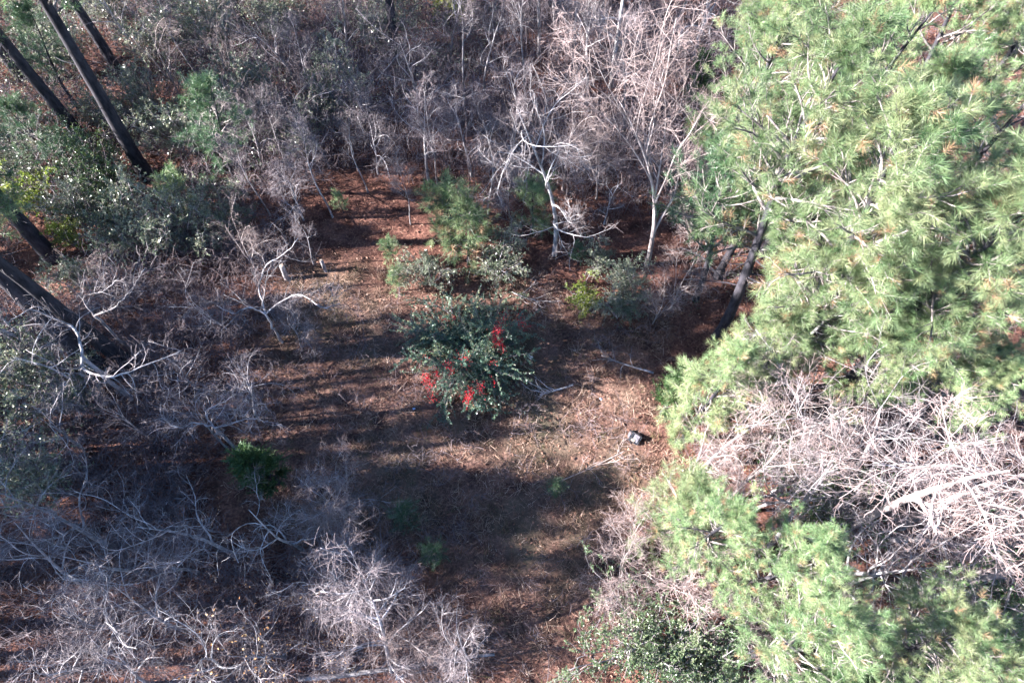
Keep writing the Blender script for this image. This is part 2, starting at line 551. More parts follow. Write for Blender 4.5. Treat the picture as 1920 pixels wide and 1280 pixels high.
def cedar(seed, h, rad):
    reseed(seed)
    P, Rr = tree_trunk(h, 0.05, (0, 0), 0.02, 8)
    tr = MB()
    tubes(tr, P, Rr, 6)
    S, D, rr, par, t = spawn(P, Rr, 70, 0.06, 0.98, 50, 80, True)
    L = rad * (1.15 - 0.85 * t) * rng.uniform(0.75, 1.15, len(S))
    D[:, 2] += 0.35
    BP, BR = grow(S, D, L, 0.010, 0.004, 5, 0.08, (0, 0, 0.12), 0.5)
    tubes(tr, BP, BR, 3)
    cr = MB()
    S2, D2, r2, p2, t2 = spawn(BP, BR, 11, 0.25, 1.0, 15, 55, True)
    Q, QR = grow(S2, D2, rng.uniform(0.10, 0.24, len(S2)), 0.010, 0.005, 3, 0.12, (0, 0, 0.10), 0.5)
    bt = rng.normal(0.45, 0.2, len(S))[p2]
    ribbons(cr, Q, QR, bt)
    S3, D3, r3, p3, t3 = spawn(Q, QR, 11, 0.0, 1.0, 25, 60)
    leaves(cr, S3, D3, rng.uniform(0.04, 0.09, len(S3)), 0.014, np.clip(bt[p3] + rng.normal(0, 0.15, len(S3)), 0, 1), 0.0)
    return [('trunk', tr.mesh('trunk', M['pine_bark'])), ('crown', cr.mesh('crown', M['cedar'], False))]


def stand(name, cat, parts, x, y, label, scale=1.0, rz=0.0, group=None, tilt=(0, 0), zs=1.0):
    """One plant of the wood: an Empty at its foot with its own part objects (mesh data shared between alike plants)."""
    o = empty(name, (x, y, float(ground_z(x, y))), rz)
    o.rotation_euler = (tilt[0], tilt[1], rz)
    o.scale = (scale, scale, scale * zs)
    for pn, me in parts:
        link(pn, me, o)
    return tag(o, label, cat, group)


# ------------------------------------------------------------------ setting: the ground
def axis_pts(lo, hi, f0, f1, fine, coarse):
    return np.unique(np.round(np.concatenate([np.arange(lo, f0, coarse), np.arange(f0, f1, fine), np.arange(f1, hi + 1, coarse)]), 3))


CLEAR = [(470, 640), (560, 520), (700, 520), (980, 520), (1230, 600), (1260, 860), (1180, 960), (1110, 1280), (860, 1280), (800, 1060), (560, 960), (440, 900)]
CLEARW = np.array([at(*p) for p in CLEAR])


def inside(poly, x, y):
    c = np.zeros(np.shape(x), bool)
    n = len(poly)
    for i in range(n):
        (x1, y1), (x2, y2) = poly[i], poly[(i + 1) % n]
        cond = ((y1 > y) != (y2 > y)) & (x < (x2 - x1) * (y - y1) / (y2 - y1 + 1e-12) + x1)
        c ^= cond
    return c


def clear_amount(x, y):
    """1 inside the clearing, fading to 0 over about two metres outside it."""
    d = np.full(np.shape(x), 1e9)
    n = len(CLEARW)
    for i in range(n):
        a, b = CLEARW[i], CLEARW[(i + 1) % n]
        e = b - a
        t = np.clip(((x - a[0]) * e[0] + (y - a[1]) * e[1]) / (e @ e), 0, 1)
        d = np.minimum(d, np.hypot(x - a[0] - t * e[0], y - a[1] - t * e[1]))
    s = np.where(inside(CLEARW, x, y), d, -d)
    return np.clip(0.5 + s / 2.0, 0, 1)


gx = axis_pts(-300, 300, -26, 26, 0.25, 8)
gy = axis_pts(-200, 300, -6, 34, 0.25, 8)
X, Y = np.meshgrid(gx, gy)
reseed(3)
fade = np.clip((40 - np.hypot(X, Y - 12)) / 12, 0, 1)
Zg = ground_z(X, Y) + rng.normal(0, 0.012, X.shape) * fade
mb = MB()
nx, ny = len(gx), len(gy)
ii = (np.arange(ny - 1)[:, None] * nx + np.arange(nx - 1)[None, :])
mb.add(np.stack([X, Y, Zg], -1), np.stack([ii, ii + 1, ii + nx + 1, ii + nx], -1).reshape(-1, 4))
gme = mb.mesh('ground', M['ground'])
ca = gme.attributes.new('clearing', 'FLOAT', 'POINT')
ca.data.foreach_set('value', clear_amount(X, Y).astype(np.float32).ravel())
tag(link('ground', gme), 'reddish brown floor of pine straw and thin dead grass', kind='structure')


def rand_ground(n, x0=-21, x1=21, y0=-1.5, y1=25):
    return rng.uniform(x0, x1, n), rng.uniform(y0, y1, n)


# fallen leaves and pine straw, nobody could count them
reseed(5)
x, y = rand_ground(52000)
n = len(x)
lm = MB()
A = np.stack([rng.normal(size=n), rng.normal(size=n), rng.normal(0, 0.35, n)], 1)
C = np.stack([x, y, ground_z(x, y) + rng.uniform(0.005, 0.05, n)], 1)
leaves(lm, C, A, rng.uniform(0.04, 0.11, n), rng.uniform(0.02, 0.055, n), np.clip(rng.normal(0.40, 0.22, n), 0, 1), rng.uniform(-0.1, 0.3, (n, 1)))
x, y = rand_ground(30000)
n = len(x)
A = np.stack([rng.normal(size=n), rng.normal(size=n), rng.normal(0, 0.15, n)], 1)
C = np.stack([x, y, ground_z(x, y) + rng.uniform(0.01, 0.05, n)], 1)
leaves(lm, C, A, rng.uniform(0.15, 0.3, n), 0.010, np.clip(rng.normal(0.6, 0.2, n), 0, 1))
tag(lm.build('leaf_litter', M['litter'], smooth=False), 'brown fallen leaves and pine straw strewn over the ground', 'leaf litter', kind='stuff')

# dead grass in the clearing
reseed(6)
x, y = rand_ground(11000, -9, 9, 0, 14)
p = clear_amount(x, y)
k = (p > 0.35) & (rng.uniform(size=len(x)) < 0.35 + 0.65 * (np.sin(x * 1.7 + 1) * np.sin(y * 1.3) * 0.5 + 0.5))
x, y = x[k], y[k]
gm = MB()
nb = 11
bx = np.repeat(x, nb) + rng.normal(0, 0.07, len(x) * nb)
by = np.repeat(y, nb) + rng.normal(0, 0.07, len(x) * nb)
n = len(bx)
hgt = np.repeat(0.08 + 0.32 * rng.uniform(0, 1, len(x)) ** 2, nb) * rng.uniform(0.6, 1.2, n)
S = np.stack([bx, by, ground_z(bx, by) - 0.01], 1)
D = np.stack([rng.normal(0, 0.7, n), rng.normal(0, 0.7, n), np.ones(n)], 1)
GP, GR = grow(S, D, hgt, 0.006, 0.0015, 3, 0.25, (0, 0, -0.25))
ribbons(gm, GP, GR, np.repeat(np.clip(rng.normal(0.60, 0.30, len(x)), 0, 1), nb))
tag(gm.build('dead_grass', M['straw'], smooth=False), 'tan dead grass standing in the clearing', 'grass', kind='stuff')
print('ground', round(time.time() - T0, 1))

# ------------------------------------------------------------------ prototypes of the plants
PINE_TALL = pine(21, 11.0, 0.21, 5.2, 1.8, 64, 34, 0.19, 0.010, 8, tint0=0.35)
PINE_FULL = pine(22, 8.5, 0.13, 3.4, 1.45, 48, 54, 0.155, 0.0055, 8, tint0=0.52)
PINE_BROAD = pine(23, 8.5, 0.15, 4.0, 1.75, 52, 60, 0.190, 0.0055, 8, tint0=0.66)
PINE_OPEN = pine(24, 8.0, 0.12, 3.4, 1.55, 34, 54, 0.155, 0.0055, 7, tint0=0.50, stubs=26)
PINE_YOUNG = pine(25, 4.4, 0.07, 0.7, 0.95, 46, 50, 0.155, 0.0055, 6, tint0=0.76, stubs=2)
PINE_SAPLING_SHADE = pine(28, 1.5, 0.03, 0.25, 0.45, 18, 26, 0.13, 0.006, 4, 'shaded_teal_needle', tint0=0.3, stubs=0)
PINE_SAPLING = pine(26, 1.7, 0.03, 0.25, 0.50, 20, 32, 0.14, 0.007, 4, tint0=0.55, stubs=0)
PINE_SHADE = pine(27, 5.0, 0.08, 1.6, 1.2, 34, 30, 0.16, 0.0075, 6, 'shaded_teal_needle', tint0=0.45)
B_SPREAD = bare(31, 6.0, 0.085, 0.32, 7, (30, 65), 0.45, 7, 8, 3, 0.20, 0.65, 0.02)
B_SPREAD2 = bare(32, 5.0, 0.065, 0.25, 7, (25, 60), 0.46, 7, 8, 3, 0.22, 0.65, 0.02)
B_VASE = bare(33, 6.8, 0.075, 0.22, 9, (12, 34), 0.50, 9, 10, 5, 0.11, 0.5, 0.06, 'pink_bark')
B_VASE2 = bare(34, 4.8, 0.055, 0.18, 7, (18, 45), 0.52, 7, 8, 3, 0.15, 0.55, 0.05, 'pink_bark')
B_POLE = bare(35, 6.0, 0.040, 0.45, 8, (25, 50), 0.18, 6, 7, 4, 0.12, 0.5, 0.05, lean=(0.04, 0.02))
B_POLE2 = bare(36, 7.0, 0.055, 0.40, 10, (25, 55), 0.20, 7, 7, 4, 0.14, 0.5, 0.04, lean=(-0.05, 0.03))
B_PALE = bare(37, 7.2, 0.075, 0.28, 8, (25, 60), 0.30, 8, 9, 4, 0.20, 0.6, 0.03, 'pale_bark')
B_PALE2 = bare(38, 5.2, 0.065, 0.20, 7, (30, 70), 0.50, 6, 8, 3, 0.24, 0.7, 0.0, 'pale_bark')
B_THICK = bare(43, 8.0, 0.125, 0.45, 7, (30, 65), 0.26, 8, 9, 4, 0.18, 0.6, 0.03, 'pink_bark', lean=(0.10, 0.05))
fl = np.subtract(at(700, 1040, 3.6), at(733, 1262, 0)) / 3.6
B_FEATHER = bare(39, 4.4, 0.05, 0.12, 24, (50, 72), 0.30, 6, 7, 4, 0.07, 0.4, 0.02, 'bare_bark', lateral=True, lean=(fl[0], fl[1]))
B_TAN = bare(40, 4.2, 0.045, 0.08, 9, (20, 60), 0.55, 5, 6, 3, 0.12, 0.5, 0.03, 'bare_bark', tan_leaves=0.5)
B_SMALL = bare(41, 3.0, 0.035, 0.08, 10, (25, 60), 0.55, 8, 8, 4, 0.18, 0.6, 0.03, 'pink_bark')
B_SMALL2 = bare(42, 3.2, 0.04, 0.08, 9, (20, 60), 0.55, 8, 8, 4, 0.20, 0.6, 0.02)
S_GREY = shrub(51, 2.0, 1.1, 12, 9, 'grey_leaf', (0.075, 0.034), 10, ter=5)
S_GREY2 = shrub(52, 2.4, 1.2, 12, 10, 'grey_leaf', (0.08, 0.036), 9, ter=5, tint=(0.6, 0.25))
S_GLOSS = shrub(53, 2.2, 1.2, 13, 9, 'glossy_leaf', (0.09, 0.046), 10, ter=5)
S_LIME = shrub(54, 1.3, 0.5, 10, 8, 'lime_leaf', (0.07, 0.032), 11, ter=4)
S_LIGHT = shrub(55, 2.8, 1.3, 18, 12, 'pale_leaf', (0.058, 0.030), 20, ter=5, tint=(0.55, 0.25))
CEDAR = cedar(61, 1.9, 0.55)
print('prototypes', round(time.time() - T0, 1))

# ------------------------------------------------------------------ the trees: (prototype, picture x, y, height of that point, scale, turn, label)
reseed(99)


def place(name, cat, rows, group):
    for parts, px, py, z, sc, rz, label in rows:
        x, y = at(px, py, z)
        stand(name, cat, parts, x, y, label, sc, R(rz), group)


place('pine_tree', 'pine tree', [
    (PINE_TALL, 276, 330, 0, 1.00, 20, 'tall pine with thick dark trunk rising from the glossy shrub at upper left'),
    (PINE_TALL, 158, 264, 0, 0.95, 140, 'tall pine whose bare trunk leans out past the left edge beside the thickest one'),
    (PINE_TALL, 232, 152, 0, 0.85, 250, 'slimmer dark pine trunk behind the two thick ones at upper left'),
    (PINE_TALL, 102, 486, 0, 1.05, 310, 'dark pine trunk cut by the left edge beside the yellow green bush'),
    (PINE_TALL, 196, 700, 0, 1.08, 65, 'thick dark pine trunk rising behind the long curving white limb on the left'),
    (PINE_TALL, 248, 690, 0, 0.92, 170, 'second dark trunk right of the thick one behind the curving white limb'),
    (PINE_TALL, 42, 150, 0, 0.70, 80, 'thin dark pine trunk nearest the upper left corner'),
    (PINE_TALL, 745, 118, 0, 0.82, 10, 'lone straight pine trunk cut by the top edge above the grey thicket'),
    (PINE_TALL, 458, 50, 0, 0.72, 200, 'slim pine trunk at the top edge left of its equally slim neighbour'),
    (PINE_TALL, 497, 48, 0, 0.66, 290, 'slim pine trunk at the top edge right of its equally slim neighbour'),
    (PINE_FULL, 1345, 632, 0, 1.12, 40, 'pine with leaning trunk showing beside the orange straw at the clearing edge'),
    (PINE_FULL, 1400, 150, 5.2, 0.92, 160, 'bright green pine whose crown edges the bare trees at the top'),
    (PINE_OPEN, 1600, 160, 6.0, 1.0, 70, 'open crowned pine with dead branches showing at the top right'),
    (PINE_OPEN, 1790, 90, 5.4, 1.05, 200, 'open crowned pine nearest the upper right corner'),
    (PINE_FULL, 1700, 290, 6.2, 0.95, 300, 'pine with browned needle tufts above the largest bright crown'),
    (PINE_OPEN, 1885, 250, 6.0, 0.95, 120, 'pine at the right edge level with the dead white limbs'),
    (PINE_OPEN, 1890, 60, 4.8, 1.05, 250, 'pine in the very corner at the upper right'),
    (PINE_FULL, 1660, 30, 4.5, 0.95, 15, 'pine cut by the top edge behind the open crowned ones'),
    (PINE_FULL, 1480, 40, 4.8, 0.9, 95, 'pine cut by the top edge left of the open crowned ones'),
    (PINE_FULL, 1460, 270, 5.0, 0.85, 185, 'bright pine crown above the shaded teal pine'),
    (PINE_BROAD, 1700, 640, 4.8, 0.6, 40, 'lower pine crown fringing the top of the whitish bare crowns'),
    (PINE_BROAD, 1885, 640, 5.2, 0.6, 160, 'pine crown at the right edge just above the whitish bare crowns'),
    (PINE_FULL, 1870, 140, 5.4, 0.9, 280, 'deep green pine at the right edge below the corner one'),
    (PINE_BROAD, 1640, 470, 6.3, 1.05, 0, 'largest bright yellow green pine crown on the right'),
    (PINE_BROAD, 1850, 450, 6.6, 1.02, 100, 'broad bright pine crown running off the right edge'),
    (PINE_BROAD, 1500, 560, 4.4, 0.72, 210, 'bright pine crown between the leaning trunk and the largest crown'),
    (PINE_BROAD, 1760, 560, 5.6, 0.80, 250, 'pine whose long tufts overhang the whitish bare crowns on the right'),
    (PINE_YOUNG, 1295, 800, 0.9, 1.0, 30, 'young yellow green pine standing nearest the clearing'),
    (PINE_YOUNG, 1420, 715, 1.6, 1.05, 200, 'young bright pine behind the one nearest the clearing'),
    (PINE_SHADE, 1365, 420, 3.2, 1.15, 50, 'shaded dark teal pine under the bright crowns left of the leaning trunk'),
    (PINE_FULL, 1350, 985, 3.8, 0.64, 80, 'pine crown below the whitish bare branches at lower right'),
    (PINE_FULL, 1450, 1050, 4.2, 0.70, 180, 'pale green pine crown in the middle of the lower right corner'),
    (PINE_YOUNG, 1280, 990, 2.0, 0.95, 120, 'loose pine at the edge of the shaded grass at lower right'),
    (PINE_FULL, 1460, 1220, 3.6, 0.72, 260, 'pine crown cut by the bottom edge beside the glinting bush'),
    (PINE_BROAD, 1810, 1220, 4.4, 0.62, 20, 'pine with long needle tufts under the pinkish trunk at lower right'),
    (PINE_FULL, 1900, 1290, 4.2, 0.65, 330, 'pine crown filling the bottom right corner'),
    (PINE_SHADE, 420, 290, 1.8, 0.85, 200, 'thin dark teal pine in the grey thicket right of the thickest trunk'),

    (PINE_SHADE, 25, 30, 3.4, 0.75, 220, 'shaded dark teal pine in the very upper left corner'),
    (PINE_SHADE, 60, 225, 3.0, 0.7, 20, 'shaded dark teal pine boughs in front of the trunks at the left edge'),
], 'pines of the wood')

place('young_pine', 'pine sapling', [
    (PINE_SAPLING, 845, 415, 0.9, 1.45, 0, 'young green pine above the red berried shrub, tallest of the saplings'),
    (PINE_SAPLING, 875, 465, 0.7, 1.5, 120, 'young pine close behind the red berried shrub'),
    (PINE_SAPLING, 745, 527, 0.4, 0.6, 60, 'small pine sapling left above the red berried shrub'),
    (PINE_SAPLING, 1000, 400, 0.9, 1.20, 200, 'pale young pine under the white branched tree'),
    (PINE_SAPLING, 735, 475, 0.4, 0.6, 10, 'tiny pine sapling on shaded straw far above the berry shrub'),
    (PINE_SAPLING, 345, 380, 0.7, 1.0, 260, 'bushy bright green young pine at the foot of the thickest trunk'),
    (PINE_SAPLING, 640, 385, 0.4, 0.5, 300, 'pine seedling among the thin poles at the top of the straw floor'),
    (PINE_SAPLING_SHADE, 1085, 480, 0.4, 0.6, 90, 'dark pine sapling beside the pale leaved small tree'),
    (PINE_SAPLING_SHADE, 765, 975, 0.4, 0.8, 40, 'hazy green pine sapling in the deep shade below the grass strip'),
    (PINE_SAPLING_SHADE, 815, 1040, 0.4, 0.7, 150, 'hazy green pine sapling lowest in the deep shade'),
    (PINE_SAPLING_SHADE, 1040, 915, 0.3, 0.5, 220, 'small bluish pine sapling at the lit edge of the lower grass'),
], 'pine saplings')

place('cedar_tree', 'cedar', [
    (CEDAR, 500, 882, 0.8, 1.3, 0, 'dense dark green cedar alone on the straw left of the clearing'),
    (CEDAR, 1255, 745, 1.0, 1.15, 90, 'dark green cedar at the clearing edge under the bright young pine'),
    (CEDAR, 1315, 160, 1.2, 1.1, 200, 'dark cedar in the gap beside the bright crown at the top'),
    (CEDAR, 1575, 1240, 1.5, 1.2, 30, 'shaded dark cedar in the hole between the lower right pines'),
], 'cedars')

place('bare_tree', 'bare tree', [
    # upper middle
    (B_PALE, 1040, 476, 0.0, 0.95, 250, 'white branched bare tree standing above the clearing with a forked pale trunk'),
    (B_VASE, 1214, 492, 0.0, 0.98, 200, 'tall bare tree with upswept pinkish twigs beside the bright pine crown'),
    (B_PALE, 1145, 165, 0.0, 1.0, 150, 'pale twin stemmed bare tree cut by the top edge'),
    (B_POLE2, 1195, 110, 0.0, 1.1, 40, 'slender leaning bare trunk right of the pale twin stemmed tree'),
    (B_POLE2, 1250, 95, 0.0, 1.0, 190, 'slender bare trunk at the top edge next to the bright pine'),
    (B_PALE2, 1300, 110, 0.0, 0.9, 220, 'bare tree with drooping white branches against the top of the bright pine'),
    (B_POLE2, 1010, 110, 0.0, 1.1, 100, 'dark bare trunk with clinging vines at the top centre'),
    (B_POLE2, 1075, 125, 0.0, 1.0, 310, 'thin bare trunk left of the pale twin stemmed tree'),
    (B_SPREAD2, 905, 110, 1.27, 0.68, 20, 'pinkish grey bare crown near the top centre'),
    (B_SPREAD2, 790, 250, 1.87, 0.72, 80, 'bluish bare crown with a drooping tangle above the lit straw'),
    (B_VASE2, 960, 270, 1.27, 0.59, 160, 'small bare tree left of the white branched one'),
    (B_SPREAD2, 690, 190, 1.36, 0.64, 220, 'grey bare crown right below the lone straight pine trunk'),
    (B_SPREAD, 640, 60, 1.53, 0.64, 300, 'grey bare crown left of the lone straight pine trunk'),
    (B_SPREAD2, 840, 50, 1.36, 0.68, 10, 'bare crown at the top edge between the straight pine and the vine hung trunk'),
    (B_SPREAD, 540, 110, 1.27, 0.59, 90, 'bare tree with broken white branch ends near the top'),
    (B_VASE2, 430, 130, 1.36, 0.68, 30, 'bare bush like tree right of the slimmer dark trunk'),
    (B_VASE2, 310, 130, 1.19, 0.64, 120, 'bare tree with a few yellowish twigs beside the slimmer dark trunk'),
    (B_SPREAD2, 600, 260, 1.19, 0.59, 170, 'bare tree over the middle of the upper left thicket'),
    (B_VASE, 1130, 300, 1.53, 0.42, 250, 'bare tree filling the gap between white branched and pinkish trees'),
    (B_PALE2, 1140, 380, 0.85, 0.42, 20, 'low white limbed tree at the foot of the pinkish tree'),
    (B_VASE2, 1270, 545, 0.77, 0.53, 60, 'low tangled bare tree left of the leaning pine trunk'),
    (B_SMALL, 1230, 590, 0.42, 0.59, 140, 'small tangled bush at the foot of the tall pinkish bare tree'),
    (B_VASE2, 1310, 470, 1.02, 0.51, 280, 'thin bare tree in front of the shaded teal pine'),
    (B_POLE2, 1040, 60, 0, 1.0, 20, 'thin dark bare trunk between the vine hung trunk and the thin one at the top'),
    (B_POLE2, 1100, 200, 0, 0.9, 70, 'thin bare trunk standing behind the white branched tree'),
    (B_POLE, 985, 190, 0, 1.0, 140, 'slim stem below the vine hung trunk at the top centre'),
    (B_POLE2, 940, 60, 0, 0.9, 240, 'slim bare trunk at the top edge left of the vine hung one'),
    (B_POLE, 870, 200, 0, 0.95, 330, 'slim grey stem in the thicket below the top centre crowns'),
    (B_POLE2, 1170, 250, 0, 0.8, 15, 'slim bare trunk between the pale twin stems and the pinkish tree'),
    (B_VASE2, 1180, 40, 1.5, 0.6, 300, 'twiggy bare crown at the top edge behind the pale twin stems'),
    (B_VASE2, 1060, 300, 1.2, 0.7, 85, 'twiggy low tree right behind the white branched tree'),
    (B_SPREAD2, 880, 270, 1.4, 0.6, 135, 'low grey bare crown right of the drooping bluish one'),
    (B_SPREAD2, 770, 120, 1.6, 0.75, 265, 'grey bare crown just right of the lone straight pine trunk'),
    (B_SMALL2, 700, 290, 0.8, 0.8, 35, 'small grey bush above the lit upper straw'),
    (B_SMALL2, 480, 290, 0.8, 0.9, 95, 'small grey bush right of the thin teal pine'),
    (B_SPREAD2, 240, 60, 1.6, 0.8, 145, 'grey bare crown between the dark trunks near the upper left corner'),
    (B_SMALL2, 560, 390, 0.7, 0.7, 175, 'small grey bush at the left of the shaded straw'),
    (B_SMALL2, 960, 400, 0.7, 0.7, 215, 'small grey bush between saplings and white branched tree'),
    (B_SMALL, 1320, 380, 1.0, 0.9, 255, 'reddish twiggy bush under the left side of the teal pine'),
    # saplings and poles on the straw floor
    (B_POLE, 545, 330, 0.0, 0.62, 10, 'thin grey pole tree at the left of the straw floor'),
    (B_POLE, 625, 410, 0.0, 0.72, 70, 'dark thin pole tree left of the lit straw'),
    (B_POLE, 690, 360, 0.0, 0.6, 130, 'thin pole tree in front of the brightest upper straw'),
    (B_POLE, 820, 345, 0.0, 0.75, 190, 'thin dark stem right of the brightest upper straw'),
    (B_POLE, 915, 400, 0.0, 0.8, 250, 'slim stem behind the tallest pine sapling'),
    (B_POLE, 958, 330, 0.0, 0.82, 310, 'slim grey stem left of the white branched tree'),
    (B_POLE, 600, 210, 0.0, 0.7, 40, 'slim stem in the upper left thicket beside dark hollow'),
    (B_POLE, 380, 160, 0.0, 0.75, 100, 'slim pale stem among the thicket near the dark trunk group'),
    (B_POLE, 510, 410, 0.0, 0.65, 160, 'slim stem at the border of thicket and straw floor'),
    (B_POLE, 770, 420, 0.0, 0.55, 220, 'short thin pole in the middle of the shaded straw'),
    (B_POLE, 590, 500, 0.0, 0.5, 280, 'crooked thin stem above the stumps'),
    # left
    (B_SPREAD, 120, 690, 0.0, 0.85, 60, 'grey bare tree at the left edge left of the two dark trunks'),
    (B_SPREAD2, 400, 575, 1.53, 0.5, 200, 'bluish twiggy bare tree left of the crooked one'),
    (B_VASE2, 465, 480, 1.02, 0.51, 90, 'bare tree with a white forked limb above the crooked one'),
    (B_SPREAD2, 330, 690, 1.36, 0.5, 310, 'low bare crown below the long curving white limb'),
    (B_SPREAD2, 450, 745, 1.36, 0.55, 20, 'bluish bare crown hanging at the left margin of the shadow stripes'),
    (B_SPREAD2, 385, 800, 1.27, 0.5, 120, 'bare tree above and left of the lone cedar'),
    (B_VASE2, 240, 790, 1.27, 0.5, 240, 'pinkish bare tree in the middle of the left thicket'),
    (B_PALE2, 60, 650, 2.55, 0.68, 270, 'bare crown with pale blue limbs at the left edge'),
    (B_SPREAD2, 90, 800, 1.53, 0.68, 340, 'grey bare tree at the left edge above the lower thicket'),
    (B_SMALL2, 560, 640, 0.34, 0.59, 50, 'low bare bush at the left margin of the clearing'),
    (B_VASE2, 185, 535, 1.27, 0.42, 190, 'bare tree under the left edge pine trunk'),
    # lower left
    (B_SPREAD, 110, 980, 2.21, 0.72, 15, 'whitish bare crown with stubby branch ends at lower left'),
    (B_SPREAD2, 40, 1060, 2.38, 0.77, 100, 'bare crown with thick white limbs at the left edge below'),
    (B_PALE2, 190, 1040, 2.04, 0.64, 210, 'bare crown with many upright white stems in the lower left'),
    (B_SPREAD2, 300, 1040, 1.87, 0.68, 300, 'pinkish bare crown in the centre of the lower left thicket'),
    (B_SPREAD, 390, 1010, 1.53, 0.64, 45, 'dense fine twigged bare crown below the lone cedar'),
    (B_PALE2, 530, 1000, 1.53, 0.66, 160, 'bare tree with a star of white limbs below the lone cedar'),
    (B_VASE, 600, 975, 1.0, 0.42, 90, 'bluish fine twigged bare tree below and right of the lone cedar'),
    (B_PALE2, 610, 1080, 1.36, 0.59, 250, 'bare tree with tall white curved stems left of the feathery tree'),
    (B_FEATHER, 733, 1262, 0.0, 1.0, 0, 'feathery bare tree with straight side branches at the bottom of the clearing'),
    (B_TAN, 480, 1215, 1.87, 0.72, 0, 'bare tree with tan withered leaves and a white star of stems'),
    (B_TAN, 630, 1250, 1.02, 0.42, 120, 'small tree with tan withered leaves left of the feathery tree'),
    (B_TAN, 590, 1130, 1.19, 0.51, 230, 'low tree with orange tan leaves behind the white star of stems'),
    (B_SPREAD2, 270, 1160, 1.87, 0.68, 130, 'bare crown left of the tan leaved star tree'),
    (B_SPREAD, 150, 1160, 2.21, 0.68, 220, 'bare crown in shade near the lower left corner'),
    (B_SPREAD2, 50, 1230, 2.55, 0.72, 320, 'pale bare crown in the bottom left corner'),
    (B_PALE2, 350, 1240, 2.04, 0.59, 10, 'bare tree with arching pale limbs at the bottom edge'),
    (B_SPREAD2, 180, 1270, 2.21, 0.64, 70, 'bare crown at the bottom edge near the left corner'),
    (B_SMALL2, 880, 1235, 0.68, 0.72, 200, 'small bare bush at the bottom of the clearing right of the feathery tree'),
    (B_SMALL, 770, 1200, 0.68, 0.59, 20, 'reddish low bush at the foot of the feathery tree'),
    (B_SMALL2, 640, 950, 0.51, 0.77, 300, 'grey bare bush at the edge of the deep shade'),
    # right
    (B_VASE2, 1420, 880, 2.21, 0.85, 110, 'whitish bare tree spreading toward the clearing on the right'),
    (B_SPREAD, 1560, 830, 3.4, 0.85, 230, 'big whitish bare crown in the middle of the right side'),
    (B_SPREAD, 1720, 800, 3.74, 0.85, 330, 'whitish bare crown under the overhanging pine tufts'),
    (B_SPREAD, 1860, 800, 4.08, 0.85, 80, 'whitish bare crown at the right edge below the pines'),
    (B_THICK, 1560, 1005, 0, 0.95, 0, 'pale leaning tree whose thick trunk crosses the lower right thicket'),
    (B_THICK, 1690, 985, 0, 0.8, 20, 'pinkish trunk running to the right edge between the whitish crowns'),
    (B_THICK, 1740, 1108, 0, 1.15, 350, 'thickest pinkish trunk at the right edge above the lower pines'),
    (B_PALE2, 1680, 1060, 2.21, 0.72, 170, 'bare tree with crossing white limbs right of the lower pine crowns'),
    (B_VASE2, 1310, 880, 1.19, 0.68, 40, 'pinkish twiggy bare tree above the loose pine at the clearing edge'),
    (B_VASE2, 1190, 1000, 0.85, 0.47, 190, 'small pink twigged bush leaning into the shaded grass'),
    (B_SMALL, 1170, 1090, 0.68, 0.77, 280, 'pinkish bush above the glinting evergreen bush'),
    (B_SMALL, 1260, 1080, 0.85, 0.85, 70, 'pink twigged bush between loose pine and glinting bush'),
    (B_SPREAD2, 1480, 900, 2.38, 0.68, 310, 'whitish fine twigged bare crown above the lower pine'),
    (B_PALE2, 1840, 210, 6.6, 0.85, 30, 'dead bare tree among the pines of the upper right'),
    (B_PALE2, 1740, 320, 6.8, 0.85, 250, 'pale dead limbs lying over the crowns above the largest pine'),
    (B_PALE2, 1620, 70, 6.4, 0.85, 130, 'dead bare tree with a long white limb at the top right'),
    (B_SPREAD, 1640, 740, 4.6, 0.8, 20, 'whitish bare crown right below the largest bright pine'),
    (B_VASE2, 1500, 760, 3.4, 0.9, 290, 'whitish upswept bare crown below the bright pine edge'),
    (B_SPREAD, 1900, 900, 5.0, 0.8, 165, 'whitish bare crown at the right edge above the thickest pinkish trunk'),
    (B_SPREAD, 1700, 1000, 4.6, 0.85, 200, 'whitish bare crown above the two bottom right pines'),
    (B_SPREAD2, 1580, 930, 4.2, 0.9, 75, 'whitish fine bare crown around the pale leaning trunk'),
    (B_SPREAD2, 1380, 800, 2.6, 0.8, 15, 'pinkish white bare crown just below the young bright pines'),
    (B_PALE2, 1640, 350, 6.4, 0.8, 200, 'grey bare crown poking out between the upper right pines'),
    (B_SMALL, 1390, 1150, 1.53, 0.77, 330, 'reddish bare bush in the hole of the lower pine crown'),
], 'bare trees of the wood')

